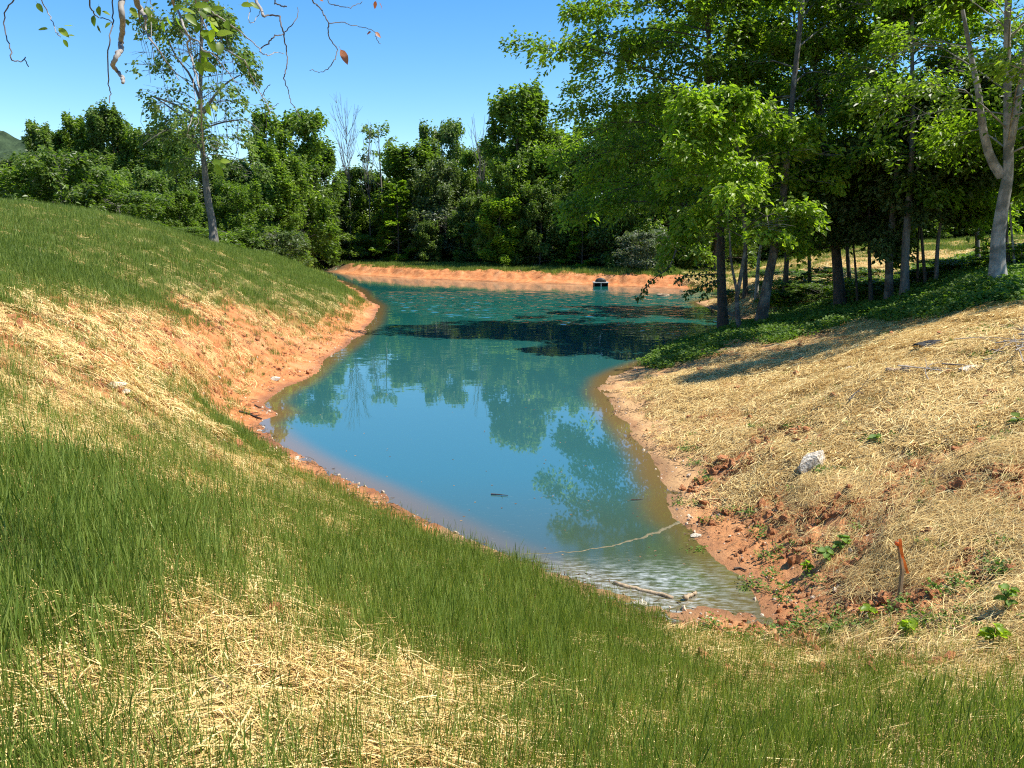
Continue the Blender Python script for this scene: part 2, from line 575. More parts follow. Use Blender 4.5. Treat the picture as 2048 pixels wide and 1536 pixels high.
M_BARK_D = bark_mat('dark_bark', (.035, .028, .020), (.110, .090, .065))
M_BARK_G = bark_mat('grey_bark', (.07, .062, .052), (.20, .18, .15))
M_BARK_P = bark_mat('pale_beech_bark', (.17, .155, .13), (.40, .37, .32), 9, .35, (.13, .125, .10))
M_BARK_S = bark_mat('speckled_bark', (.035, .028, .022), (.13, .11, .085), 22, .8, (.21, .19, .155))
M_TWIG = bark_mat('twig_bark', (.16, .14, .12), (.34, .31, .28), 30, .2)
M_TWIG_D = bark_mat('dark_twig', (.05, .04, .035), (.13, .11, .095), 30, .2)
M_CLOD = plain_mat('red_clod', [(.3, (.26, .095, .040)), (.7, (.50, .23, .10))], 9, .95, .8, .03, .1)

def ground_material():
    m, nt, nd, lk = new_mat('ground_soil')
    geo = N_(nd, 'ShaderNodeNewGeometry')
    def attr(n):
        return N_(nd, 'ShaderNodeAttribute', attribute_name=n).outputs['Fac']
    def noise(scale, detail=5, rough=.6, vec=None):
        n = N_(nd, 'ShaderNodeTexNoise'); n.inputs['Scale'].default_value = scale; n.inputs['Detail'].default_value = detail
        n.inputs['Roughness'].default_value = rough
        lk.new(vec if vec is not None else geo.outputs['Position'], n.inputs['Vector'])
        return n.outputs[0]
    def mix(f, a, b):
        x = N_(nd, 'ShaderNodeMix', data_type='RGBA')
        for s, v in (('Factor', f), ('A', a), ('B', b)):
            if isinstance(v, tuple):
                x.inputs[s].default_value = (*v, 1)
            elif isinstance(v, (int, float)):
                x.inputs[s].default_value = v
            else:
                lk.new(v, x.inputs[s])
        return x.outputs['Result']
    def math_(op, a, b=None, clamp=False):
        x = N_(nd, 'ShaderNodeMath', operation=op); x.use_clamp = clamp
        for i, v in enumerate((a, b)):
            if v is None:
                continue
            if isinstance(v, (int, float)):
                x.inputs[i].default_value = v
            else:
                lk.new(v, x.inputs[i])
        return x.outputs[0]
    def stepr(v, a, b):
        x = N_(nd, 'ShaderNodeMapRange', interpolation_type='SMOOTHSTEP')
        x.inputs['From Min'].default_value = a; x.inputs['From Max'].default_value = b
        lk.new(v, x.inputs['Value'])
        return x.outputs['Result']
    n_big = noise(.5, 5); n_mid = noise(3.0, 6); n_fine = noise(22, 6, .7); n_vf = noise(70, 3, .7)
    clay = ramp(nd, [(.28, (.36, .115, .038)), (.5, (.52, .20, .070)), (.72, (.62, .29, .12))]); lk.new(n_mid, clay.inputs[0])
    sand = ramp(nd, [(.3, (.46, .26, .11)), (.7, (.64, .42, .20))]); lk.new(n_fine, sand.inputs[0])
    c = mix(stepr(attr('red'), .15, .65), sand.outputs[0], clay.outputs[0])
    mpz = N_(nd, 'ShaderNodeMapping'); mpz.inputs['Scale'].default_value = (.35, .35, 11)
    lk.new(geo.outputs['Position'], mpz.inputs[0])
    lay = noise(1.0, 5, .65, mpz.outputs[0])
    c = mix(math_('MULTIPLY', stepr(lay, .52, .66), .45), c, (.30, .105, .040))
    c = mix(math_('MULTIPLY', stepr(n_big, .5, .65), .35), c, (.60, .34, .17))
    dark = mix(math_('MULTIPLY', stepr(n_fine, .5, .66), .7), c, (.20, .078, .034))
    # straw film seen from afar, streaked like raked straw
    mp = N_(nd, 'ShaderNodeMapping'); mp.inputs['Rotation'].default_value = (0, 0, .5); mp.inputs['Scale'].default_value = (1, 2.6, 1)
    lk.new(geo.outputs['Position'], mp.inputs[0])
    streak = noise(9, 6, .75, mp.outputs[0])
    strawc = ramp(nd, [(.3, (.33, .21, .085)), (.55, (.56, .41, .19)), (.75, (.74, .60, .33))]); lk.new(streak, strawc.inputs[0])
    sm = math_('ADD', attr('straw'), math_('MULTIPLY', math_('SUBTRACT', n_mid, .5), 1.3))
    sp = N_(nd, 'ShaderNodeSeparateXYZ'); lk.new(geo.outputs['Position'], sp.inputs[0])
    dist = math_('MULTIPLY_ADD', stepr(sp.outputs['Y'], 9, 26), .6); nd[-1].inputs[2].default_value = .25
    c2 = mix(math_('MULTIPLY', stepr(sm, .42, .75), dist), dark, strawc.outputs[0])
    # green under the grass
    gc = ramp(nd, [(.3, (.06, .095, .018)), (.7, (.15, .18, .045))]); lk.new(n_fine, gc.inputs[0])
    gm = math_('ADD', attr('grass'), math_('MULTIPLY', math_('SUBTRACT', n_mid, .5), .8))
    c3 = mix(math_('MULTIPLY', stepr(gm, .3, .8), .8), c2, gc.outputs[0])
    # woodland litter
    lc = ramp(nd, [(.3, (.035, .032, .015)), (.7, (.16, .12, .065))]); lk.new(n_fine, lc.inputs[0])
    c4 = mix(attr('litter'), c3, lc.outputs[0])
    # wet band at the water's edge
    c5 = mix(math_('MULTIPLY', attr('wet'), .72), c4, (.155, .072, .036))
    pr = N_(nd, 'ShaderNodeBsdfPrincipled')
    lk.new(c5, pr.inputs['Base Color'])
    rr = N_(nd, 'ShaderNodeMapRange'); rr.inputs['To Min'].default_value = .95; rr.inputs['To Max'].default_value = .45
    lk.new(attr('wet'), rr.inputs['Value']); lk.new(rr.outputs[0], pr.inputs['Roughness'])
    pr.inputs['Specular IOR Level'].default_value = .2
    h = math_('ADD', math_('MULTIPLY', n_fine, .6), math_('ADD', math_('MULTIPLY', n_vf, .3), math_('MULTIPLY', streak, .5)))
    bp = N_(nd, 'ShaderNodeBump'); bp.inputs['Strength'].default_value = .9; bp.inputs['Distance'].default_value = .045
    lk.new(h, bp.inputs['Height']); lk.new(bp.outputs[0], pr.inputs['Normal'])
    o = N_(nd, 'ShaderNodeOutputMaterial'); lk.new(pr.outputs[0], o.inputs[0])
    return m

# ------------------------------------------------------------------ ground
def build_ground():
    rr = [1.0]
    while rr[-1] < 30: rr.append(rr[-1] * 1.0125)
    while rr[-1] < 92: rr.append(rr[-1] + .36)
    while rr[-1] < 900: rr.append(rr[-1] * 1.06)
    r = np.array([.02, .3, .6] + rr)
    a = np.concatenate([np.radians(np.linspace(-44, 44, 600)), np.radians(np.linspace(44, 316, 92))[1:-1]])
    Rg, Ag = np.meshgrid(r, a, indexing='ij')
    x = (Rg * np.sin(Ag)).ravel(); y = (Rg * np.cos(Ag)).ravel()
    z, d = height(x, y)
    nr, na = len(r), len(a)
    i = np.arange(nr - 1)[:, None] * na; j = np.arange(na)[None, :]; k = (j + 1) % na
    Q = np.stack([i + j, i + k, i + na + k, i + na + j], -1).reshape(-1, 4)[:, ::-1]
    g, s, red = cover(x, y, z)
    ry = np.hypot(x, y)
    wet = (1 - sstep(.05, .42, d)) * (fbm(x * 1.5, y * 1.5, 2, 41) * .8 + .4)
    wet = np.clip(wet, 0, 1)
    beach = 1 - sstep(.5, 1.8, d + (fbm(x * 1.2, y * 1.2, 2, 51) - .5))
    s = s * (1 - beach); g = g * (1 - sstep(0, .5, beach))
    far = sstep(53, 58, y) * sstep(-31, -27, x) * (1 - sstep(16, 18, x))
    s = s * (1 - far); red = np.maximum(red, far)
    g = np.where((far > .5), sstep(1.9, 3.2, d), g)
    red = np.where((x < -1) & (beach > .3), .85, red)
    red = np.where((x >= -1) & (far < .5) & (beach > .5) & (y < 30), red * .5, red)
    # woodland floor: far wood and under the right-hand trees
    px, py = project(x, y, z)
    wood = sstep(84, 90, ry) + ((ry > 50) & (x < -22) & (y > 60)) * 1.0
    lit2 = sstep(24, 30, ry) * sstep(8, 12, x) * (1 - sstep(44, 50, ry)) * .75
    litter = np.clip(np.maximum(wood * ((y > 0) * 1.0), lit2), 0, 1)
    litter = np.where((px > 1650) & (ry < 130), np.minimum(litter, lit2), litter)
    me = quad_mesh('ground', np.stack([x, y, z], 1), Q, True,
                   {'grass': ('POINT', g), 'straw': ('POINT', s), 'red': ('POINT', red), 'wet': ('POINT', wet), 'litter': ('POINT', litter)},
                   [ground_material()])
    o = link('ground', me); o['kind'] = 'structure'
    o['label'] = 'red clay ground with straw and grass sloping to the pond'
build_ground()

# ------------------------------------------------------------------ water
def water_material():
    m, nt, nd, lk = new_mat('turbid_teal_water')
    geo = N_(nd, 'ShaderNodeNewGeometry')
    sep = N_(nd, 'ShaderNodeSeparateXYZ'); lk.new(geo.outputs['Position'], sep.inputs[0])
    dep = N_(nd, 'ShaderNodeAttribute', attribute_name='shore').outputs['Fac']
    def noise(scale, detail=3, vec=None, rough=.5):
        n = N_(nd, 'ShaderNodeTexNoise'); n.inputs['Scale'].default_value = scale; n.inputs['Detail'].default_value = detail
        n.inputs['Roughness'].default_value = rough
        lk.new(vec if vec is not None else geo.outputs['Position'], n.inputs['Vector'])
        return n.outputs[0]
    def M(op, a, b=None, clamp=False):
        x = N_(nd, 'ShaderNodeMath', operation=op); x.use_clamp = clamp
        for i, v in enumerate((a, b)):
            if v is None: continue
            if isinstance(v, (int, float)): x.inputs[i].default_value = v
            else: lk.new(v, x.inputs[i])
        return x.outputs[0]
    def R(v, a, b, c=0., d=1.):
        x = N_(nd, 'ShaderNodeMapRange', interpolation_type='SMOOTHSTEP')
        x.inputs['From Min'].default_value = a; x.inputs['From Max'].default_value = b
        x.inputs['To Min'].default_value = c; x.inputs['To Max'].default_value = d
        lk.new(v, x.inputs['Value']); return x.outputs['Result']
    def mix(f, a, b):
        x = N_(nd, 'ShaderNodeMix', data_type='RGBA')
        for s, v in (('Factor', f), ('A', a), ('B', b)):
            if isinstance(v, tuple): x.inputs[s].default_value = (*v, 1)
            elif isinstance(v, (int, float)): x.inputs[s].default_value = v
            else: lk.new(v, x.inputs[s])
        return x.outputs['Result']
    y = sep.outputs['Y']; xx = sep.outputs['X']
    nb = noise(.25, 3)
    deep = mix(R(y, 14, 38), (.028, .105, .110), (.009, .092, .078))  # bluer towards the near end: reflected sky put into the base colour
    shallow = mix(R(y, 9, 14), (.105, .080, .026), (.16, .105, .040))
    near = mix(R(y, 8.4, 13.0), (.048, .068, .034), deep)
    c = mix(R(dep, .0, 1.0), shallow, near)
    # pollen and silt film; its whitish sheen is painted into the colour, streaked
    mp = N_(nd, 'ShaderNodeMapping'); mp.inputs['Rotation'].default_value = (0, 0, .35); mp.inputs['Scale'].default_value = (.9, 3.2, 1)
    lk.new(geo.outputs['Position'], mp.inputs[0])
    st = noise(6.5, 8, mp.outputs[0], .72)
    sheen_zone = M('MULTIPLY', R(y, 9.3, 8.4), R(xx, 3.2, 1.6))
    sheen_zone = M('MULTIPLY', sheen_zone, R(xx, -.2, .5))
    film_sheen = M('MULTIPLY', sheen_zone, R(st, .40, .72), True)
    c = mix(M('MULTIPLY', film_sheen, .85), c, (.56, .59, .58))
    # faint scum lines further out
    sc = M('MULTIPLY', M('MULTIPLY', R(y, 12.5, 10), R(st, .60, .66)), .25)
    c = mix(sc, c, (.34, .33, .24))
    pr = N_(nd, 'ShaderNodeBsdfPrincipled')
    lk.new(c, pr.inputs['Base Color'])
    pr.inputs['IOR'].default_value = 2.8
    lk.new(M('MULTIPLY_ADD', film_sheen, .35), pr.inputs['Roughness'])
    rough = M('ADD', M('MULTIPLY', film_sheen, .4), M('MULTIPLY', R(y, 11, 8.5), .06)); lk.new(M('ADD', rough, .02), pr.inputs['Roughness'])
    # wind-ruffled patch in the middle of the pond, glassy elsewhere
    edge1 = M('ADD', M('MULTIPLY', xx, -.42), M('MULTIPLY', M('SUBTRACT', nb, .5), 9.))
    yy = M('SUBTRACT', y, edge1)
    ruff = M('MULTIPLY', R(yy, 34.5, 36.5), R(yy, 66, 54))
    mp2 = N_(nd, 'ShaderNodeMapping'); mp2.inputs['Scale'].default_value = (1, 1.5, 1); mp2.inputs['Rotation'].default_value = (0, 0, -.3)
    lk.new(geo.outputs['Position'], mp2.inputs[0])
    rip = noise(3.2, 3, mp2.outputs[0], .55)
    sw = noise(.9, 2, mp2.outputs[0])
    b2 = N_(nd, 'ShaderNodeBump'); b2.inputs['Distance'].default_value = .02
    lk.new(sw, b2.inputs['Height']); lk.new(R(y, 14, 30, .03, .35), b2.inputs['Strength'])
    lk.new(b2.outputs[0], pr.inputs['Normal'])
    o = N_(nd, 'ShaderNodeOutputMaterial'); lk.new(pr.outputs[0], o.inputs[0])
    return m

def build_water():
    rr = [5.0]
    while rr[-1] < 31: rr.append(rr[-1] * 1.012)
    while rr[-1] < 62: rr.append(rr[-1] + .095)
    while rr[-1] < 100: rr.append(rr[-1] * 1.012)
    r = np.array(rr); a = np.radians(np.linspace(-24, 24, 360))
    Rg, Ag = np.meshgrid(r, a, indexing='ij')
    x = (Rg * np.sin(Ag)).ravel(); y = (Rg * np.cos(Ag)).ravel()
    d = signed_dist(x, y, SHORE)
    nr, na = len(r), len(a)
    i = np.arange(nr - 1)[:, None] * na; j = np.arange(na - 1)[None, :]
    Q = np.stack([i + j, i + j + 1, i + na + j + 1, i + na + j], -1).reshape(-1, 4)[:, ::-1]
    keep = (d[Q] < 1.6).any(axis=1)
    depth = sstep(0.0, 1.0, (-d + .05) / (.75 + .008 * np.hypot(x, y)))
    # wind ripples in the middle of the pond: real wavelets
    yy = y + .8 * x - (fbm(x * .25, y * .25, 3, 91) - .5) * 4
    ruff = sstep(34.0, 36.0, yy) * sstep(62, 52, yy) if False else sstep(34.6, 36.4, yy) * (1 - sstep(50, 58, y))
    gust = .45 + .9 * fbm(x * .3, y * .5, 3, 92)
    w1 = vnoise(x * 2.0 + y * .5, y * 3.2 - x * .4, 93) - .5
    w2 = vnoise(x * 4.1 - y * .7, y * 5.5 + x * .6, 94) - .5
    z = ruff * gust * (w1 * .038 + w2 * .024)
    z = z * sstep(.2, 1.5, -d)
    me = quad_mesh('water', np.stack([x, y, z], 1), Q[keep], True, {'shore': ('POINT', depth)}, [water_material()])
    o = link('water', me); o['kind'] = 'structure'
    o['label'] = 'still blue green pond water'
build_water()

# ------------------------------------------------------------------ trees
def crown_geometry(rng, path, trad, p):
    """limbs off the trunk, branchlets off the limbs and flat sprays of leaves on the branchlets"""
    P = np.asarray(path, float)
    zs = P[:, 2]
    H = zs[-1]
    z0, z1 = p['z0'] * H, p.get('z1', 1.0) * H
    nl = p['limbs']; m = p['subs']; k = p['k']
    sx, sy = p.get('sx', 1.0), p.get('sy', 1.0)
    R = p['R']; droop = p.get('droop', .35)
    limbs = []
    wood = MB()
    cx, cy = p.get('shift', (0, 0))
    allP, allU, allN, var = [], [], [], []
    for i in range(nl):
        tn = (i + rng.random()) / nl
        t = z0 + (z1 - z0) * tn
        st = np.array([np.interp(t, zs, P[:, 0]), np.interp(t, zs, P[:, 1]), t])
        az = i * 2.39996 + rng.normal(0, .35)
        prof = p.get('prof', 'oval')
        if prof == 'oval':
            s = math.sqrt(max(.03, 1 - (tn * 1.30 - .33) ** 2))
        elif prof == 'cone':
            s = 1.0 - .82 * tn
        else:
            s = max(.15, 1 - abs(tn - .62) * 1.2)
        Lh = R * s * rng.uniform(.72, 1.15)
        dirh = np.array([math.cos(az) * sx, math.sin(az) * sy, 0])
        dirh[:2] += np.array([cx, cy]) / max(R, .1)
        el = math.radians(p.get('el0', 8) + (p.get('el1', 55) - p.get('el0', 8)) * tn + rng.normal(0, 8))
        end = st + dirh * Lh + np.array([0, 0, Lh * math.tan(el) * .8])
        if end[2] > H * 1.04: end[2] = H * rng.uniform(.93, 1.04)
        mid = (st + end) / 2 + np.array([0, 0, Lh * .10]) + rng.normal(0, .06 * Lh, 3)
        end2 = end + np.array([0, 0, -droop * .25 * Lh])
        lp = smooth_path([st, mid, end2], 6)
        lr = np.interp(t, zs, trad) * p.get('limb_r', .42)
        limbs.append((lp, np.linspace(lr, lr * .18, 6)))
        # branchlets
        s_ = rng.random(m) ** .75 * .86 + .14
        idx = s_ * 5; ii = np.minimum(idx.astype(int), 4); ff = (idx - ii)[:, None]
        bp = lp[ii] * (1 - ff) + lp[ii + 1] * ff
        dh = norm(end2 - st)
        ang = rng.choice([-1, 1], m) * rng.uniform(.3, 1.35, m)
        ca, sa = np.cos(ang), np.sin(ang)
        bd = np.stack([dh[0] * ca - dh[1] * sa, dh[0] * sa + dh[1] * ca, rng.normal(.16, .28, m) + dh[2] * .35], 1)
        if prof == 'up': bd[:, 2] += .5
        bd = norm(bd)
        bl = (.34 * Lh * (1.12 - s_) + p.get('blen', .55)) * rng.uniform(.7, 1.3, m)
        if p.get('twigs', True):
            for q in range(m):
                if q % p.get('twig_every', 1) == 0:
                    e = bp[q] + bd[q] * bl[q] - np.array([0, 0, droop * .3 * bl[q]])
                    V, Qd = tube([bp[q], (bp[q] + e) / 2 + [0, 0, .05 * bl[q]], e], [lr * .16 + .008, lr * .1 + .006, .004], 3, False)
                    wood.add(V, Qd)
        if k:
            q = rng.random((m, k)) ** .8
            lat = norm(np.cross(bd, [0, 0, 1.0]))
            sg = rng.uniform(-1, 1, (m, k))
            w = p.get('spray', .42) * (1.1 - .55 * q) * bl[:, None]
            pos = (bp[:, None] + bd[:, None] * (bl[:, None] * q)[..., None] + lat[:, None] * (sg * w)[..., None])
            pos[..., 2] += -droop * (q ** 2) * bl[:, None] * .5 - np.abs(sg) * w * .25 * droop + rng.normal(0, p.get('thick', .17), (m, k))
            U = bd[:, None] * .6 + lat[:, None] * (np.sign(sg) * .8)[..., None] + rng.normal(0, .35, (m, k, 3))
            U[..., 2] -= p.get('hang', .5)
            Nn = np.zeros((m, k, 3)); Nn[..., 2] = 1
            Nn = Nn + rng.normal(0, p.get('tilt', .5), (m, k, 3))
            allP.append(pos.reshape(-1, 3)); allU.append(U.reshape(-1, 3)); allN.append(Nn.reshape(-1, 3))
            vv = np.clip(rng.normal(.45, .2, (m, k)) + rng.normal(0, .16, (m, 1)) + rng.normal(0, .06), 0, 1)
            var.append(vv.ravel())
    if allP:
        Pp = np.concatenate(allP); U = np.concatenate(allU); Nn = np.concatenate(allN); var = np.concatenate(var)
        if p.get('gap'):
            c = p.get('gapscale', .55)
            f = vnoise(Pp[:, 0] * c + 3.1, Pp[:, 2] * c + Pp[:, 1] * c * .7, int(rng.integers(1000)))
            kp = f > p['gap']
            Pp, U, Nn, var = Pp[kp], U[kp], Nn[kp], var[kp]
        n = len(Pp)
        ls = p['leaf'] * rng.uniform(.65, 1.3, n)
        V, Q = leaves(Pp, U, Nn, ls, ls * p.get('lw', .58))
        return limbs, wood, (V, Q, var)
    return limbs, wood, None

def make_tree(name, label, base, path, r0, p, leafm, barkm, seed, group=None, separate=True, rtop=.25):
    rng = np.random.default_rng(seed)
    P = smooth_path(path, 14)
    k = np.linspace(0, 1, 14)
    rad = r0 * (1 - (1 - rtop) * k ** .9)
    rad[0] *= 1.38; rad[1] *= 1.06
    P2 = np.concatenate([[P[0] - [0, 0, .35]], P]); rad2 = np.concatenate([[rad[0] * 1.15], rad])
    root = thing(name, label, 'tree', base, group)
    V, Q = tube(P2, rad2, 12, False)
    V = V + (vnoise(V[:, 0] * 9 + V[:, 2] * 1.3, V[:, 1] * 9 + V[:, 2], 3)[:, None] - .5) * .18 * r0 * np.array([1, 1, 0])
    mb = MB(); mb.add(V, Q)
    limbs, wood, lf = crown_geometry(rng, P, rad, p)
    tr = link('trunk', mb.mesh('trunk', barkm), root)
    extra = p.get('extra', [])
    if separate:
        for (lp, lr) in extra:
            V, Q = tube(smooth_path(lp, 9), np.linspace(lr, lr * .35, 9), 8, False)
            b = MB(); b.add(V, Q); link('limb', b.mesh('limb', barkm), root)
    for (lp, lr) in limbs:
        V, Q = tube(lp, lr, 5, False)
        wood.add(V, Q)
    b = link('branches', wood.mesh('branches', barkm), root); b['kind'] = 'stuff'
    if lf:
        me = quad_mesh('crown', lf[0], lf[1], False, {'var': ('FACE', lf[2])}, [leafm])
        c = link('crown', me, root)
    return root

def copy_tree(src, loc, rz, sc, label, group=None, leafm=None):
    c = src.copy(); COL.objects.link(c)
    c.location = loc; c.rotation_euler = (0, 0, rz); c.scale = sc
    c['label'] = label
    if group: c['group'] = group
    elif 'group' in c: del c['group']
    for ch in src.children:
        d = ch.copy(); COL.objects.link(d); d.parent = c
        if leafm and ch.name.startswith('crown'):
            key = (ch.data.name, leafm.name)
            if key not in _matcopy:
                me = ch.data.copy(); me.materials.clear(); me.materials.append(leafm)
                _matcopy[key] = me
            d.data = _matcopy[key]
    return c
_matcopy = {}

def tpath(pts, basexyz, depth_wobble=0.0):
    """trunk course measured from the photograph, in the upright plane through its foot"""
    bx, by, bz = basexyz
    out = []
    for i, (a, b) in enumerate(pts):
        x, y, z = at_y(a, b, by)
        if z <= (out[-1][2] + .2 if out else -9):
            continue
        out.append((x - bx, depth_wobble * math.sin(i * 1.7), z - bz))
    out[0] = (0, 0, 0)
    return out

# --- the stand of trees on the right bank
RIGHT = [
    # label, foot px, course px (above foot), trunk width px, params, leaf, bark
    ('dark straight trunked tree at the pond edge, leftmost of the right bank trees',
     (1447, 670), [(1444, 560), (1440, 450), (1430, 300), (1420, 150), (1418, 0), (1417, -110)], 23,
     dict(z0=.28, limbs=56, subs=15, k=90, R=5.3, sx=1.2, sy=.6, tilt=.8, thick=.20, gapscale=.9, shift=(-1.1, 2.0), leaf=.18, el0=2, el1=34, droop=.6, gap=.24), M_BEECH, M_BARK_D),
    ('tree leaning right with pale mottled foot beside the bright green sapling',
     (1520, 655), [(1538, 560), (1552, 480), (1566, 380), (1580, 250), (1597, 100), (1603, 0), (1606, -90)], 24,
     dict(z0=.60, limbs=14, subs=10, k=70, R=2.7, sy=.8, shift=(.8, 2.2), tilt=.8, leaf=.18, droop=.45, el0=4, gap=.45), M_BEECH, M_BARK_S),
    ('dark tall tree with a slightly curved trunk in the middle of the stand',
     (1682, 622), [(1676, 520), (1662, 400), (1648, 300), (1638, 200), (1625, 60), (1622, -70)], 25,
     dict(z0=.34, limbs=26, subs=12, k=95, R=3.8, sy=.9, shift=(1.2, 1.0), tilt=.8, gapscale=.9, leaf=.18, droop=.5, el0=0, gap=.34), M_BEECH, M_BARK_D),
    ('speckled sunlit trunk tree standing close left of a darker trunk',
     (1778, 612), [(1782, 500), (1788, 400), (1792, 300), (1790, 100), (1792, -70)], 19,
     dict(z0=.30, limbs=24, subs=12, k=100, R=4.4, sy=.8, shift=(1.2, 2.2), tilt=.8, gapscale=.9, leaf=.18, droop=.45, el0=0, gap=.34), M_BEECH, M_BARK_S),
    ('brown trunked tree right behind the speckled trunk',
     (1809, 606), [(1814, 500), (1818, 380), (1822, 260), (1826, 100), (1828, -60)], 20,
     dict(z0=.30, limbs=22, subs=12, k=100, R=4.2, sy=.8, shift=(1.5, 2.2), tilt=.8, gapscale=.9, leaf=.18, droop=.5, el0=0, gap=.34), M_BEECH, M_BARK_G),
]
tree_bases = []
for i, (lab, foot, course, wpx, p, lm, bm) in enumerate(RIGHT):
    b = on_ground(*foot)
    D = b[1]
    path = tpath([foot] + course, b, .12)
    make_tree('beech_tree', lab, b, path, wpx / FPX * D * .5 / 1.15, p, lm, bm, 100 + i)
    tree_bases.append(b)

# big pale beech by the right edge, forking into two
b = on_ground(1996, 574)
path = tpath([(1996, 574), (2000, 480), (2006, 400), (2012, 340), (2018, 250), (2018, 130), (2012, 0), (2010, -70)], b, .1)
lx = tpath([(1996, 574), (2004, 352), (1982, 318), (1966, 260), (1958, 190), (1944, 120), (1925, 20)], b)[1:]
rx = tpath([(1996, 574), (2014, 318), (2030, 240), (2044, 150), (2060, 20)], b)[1:]
make_tree('beech_tree', 'large pale grey beech forking into two limbs at the right edge', b, path, 32 / FPX * b[1] * .5 / 1.1,
          dict(z0=.42, limbs=26, subs=12, k=95, R=4.6, shift=(.6, -.6), limb_r=.22, leaf=.16, droop=.45, el0=0, gap=.34, extra=[(lx, .13), (rx, .11)]), M_BEECH, M_BARK_P, 151)

# bright forked sapling in front
b = on_ground(1480, 656)
b = at_y(1480, 660, 27.0); b = (b[0], b[1], ground(b[0], b[1]))
path = tpath([(1480, 656), (1474, 600), (1484, 540), (1490, 480), (1484, 400), (1478, 320), (1470, 250), (1466, 205)], b, .05)
ex = tpath([(1480, 656), (1474, 585), (1462, 520), (1458, 460), (1440, 380)], b)[1:]
make_tree('young_beech_tree', 'bright yellow green forked sapling in front of the dark trunk', b, path, .085,
          dict(z0=.40, limbs=26, subs=12, k=60, R=2.9, sx=1.05, sy=.8, leaf=.20, lw=.62, droop=.55, el0=0, el1=50, tilt=.75, hang=.6, gap=.36, gapscale=.8, extra=[(ex, .05)]),
          M_BRIGHT, M_BARK_S, 161)

# slender trees of the stand
proto_slim = None
SLIM = [('slender dark sapling with a straight stem left of the speckled trunk', (1743, 616), 11, 0.9, 300, M_BARK_D),
        ('very thin dark stem beside the curved dark tree', (1716, 618), 7, .7, 350, M_BARK_D),
        ('thin stem just right of the brown trunk', (1836, 580), 7, .75, 260, M_BARK_D),
        ('dark thin stem second right of the brown trunk', (1852, 582), 9, .8, 240, M_BARK_D),
        ('grey slender trunk leaning right between the thin stems and the pale beech', (1872, 574), 11, .85, 200, M_BARK_G),
        ('slim grey tree standing alone before the straw field', (1956, 528), 11, .9, 250, M_BARK_G),
        ('thin dark trunk behind the large pale beech', (2016, 538), 12, .9, 120, M_BARK_D),
        ('pale thin stem right of the large beech', (2030, 540), 6, .7, 200, M_BARK_P),
        ('pale thin trunk behind the leaning tree', (1512, 606), 10, .85, 300, M_BARK_P),
        ('dark slim trunk behind the bright sapling', (1491, 600), 13, 1.0, 260, M_BARK_D),
        ('tall dark trunk rising behind the leaning tree', (1568, 610), 15, 1.1, -60, M_BARK_D),
        ('slim dark tree right of the curved tree', (1702, 600), 12, 1.0, 150, M_BARK_D),
        ('low leafy tree over the cove bank', (1620, 592), 10, .9, 330, M_BARK_D)]
for i, (lab, foot, wpx, k_, top, bm) in enumerate(SLIM):
    b = on_ground(*foot)
    D = b[1]
    lean = random.uniform(-14, 14) if 'leaning' not in lab else 16
    path = tpath([foot, (foot[0] + lean * .4, foot[1] - 90), (foot[0] + lean, (foot[1] + top) / 2), (foot[0] + lean * 1.3, top)], b, .08)
    H = path[-1][2]
    make_tree('slender_tree', lab, b, path, wpx / FPX * D * .5 / 1.2,
              dict(z0=.40, limbs=18, subs=9, k=80, R=H * .30, leaf=.20, droop=.5, el0=0, gap=.3), M_BEECH if i % 3 else M_OLIVE, bm, 200 + i)

# --- background trees: a handful of kinds, then copies
def kind(seed, H, R, z0, limbs, subs, k, leaf, lm, bm, lab='', **kw):
    rng = np.random.default_rng(seed)
    path = [(0, 0, 0), (rng.normal(0, .2), 0, H * .35), (rng.normal(0, .3), rng.normal(0, .3), H * .7), (0, 0, H)]
    p = dict(z0=z0, limbs=limbs, subs=subs, k=k, R=R, leaf=leaf, twig_every=3, **kw)
    return make_tree('wood_tree', lab, (0, 0, 0), path, H * .014, p, lm, bm, seed, separate=False, rtop=.15)

KH = 12.0
K = {}
KIND_DEF = {
    'round': dict(seed=301, H=KH, R=3.6, z0=.10, limbs=30, subs=10, k=64, leaf=.32, lm=M_FAR, bm=M_BARK_D, el0=0, el1=55, droop=.25, thick=.34, tilt=1.1, gap=.2),
    'tall': dict(seed=302, H=KH, R=2.5, z0=.10, limbs=34, subs=9, k=60, leaf=.31, lm=M_FAR, bm=M_BARK_D, el0=10, el1=60, droop=.2, thick=.36, tilt=1.1, gap=.22),
    'cone': dict(seed=303, H=KH, R=3.0, z0=.08, limbs=36, subs=9, k=58, leaf=.30, lm=M_FAR2, bm=M_BARK_D, prof='cone', el0=5, el1=60, droop=.2, thick=.30, tilt=1.1, gap=.2),
    'layer': dict(seed=304, H=KH, R=4.6, z0=.06, limbs=34, subs=10, k=60, leaf=.30, lm=M_LIME, bm=M_BARK_D, prof='cone', el0=0, el1=30, droop=.35, thick=.05, tilt=.3, hang=.1, gap=.40),
    'thin': dict(seed=305, H=KH, R=2.0, z0=.40, limbs=16, subs=6, k=14, leaf=.30, lm=M_FAR2, bm=M_BARK_G, el0=30, el1=60, droop=.1, thick=.14, tilt=.8, gap=.2),
    'lump': dict(seed=306, H=KH, R=4.2, z0=.05, limbs=34, subs=11, k=60, leaf=.34, lm=M_FAR, bm=M_BARK_D, el0=0, el1=50, droop=.3, thick=.38, tilt=1.1, gap=.16),
}
for kk, dd in KIND_DEF.items():
    K[kk] = kind(**dd)
used = set()

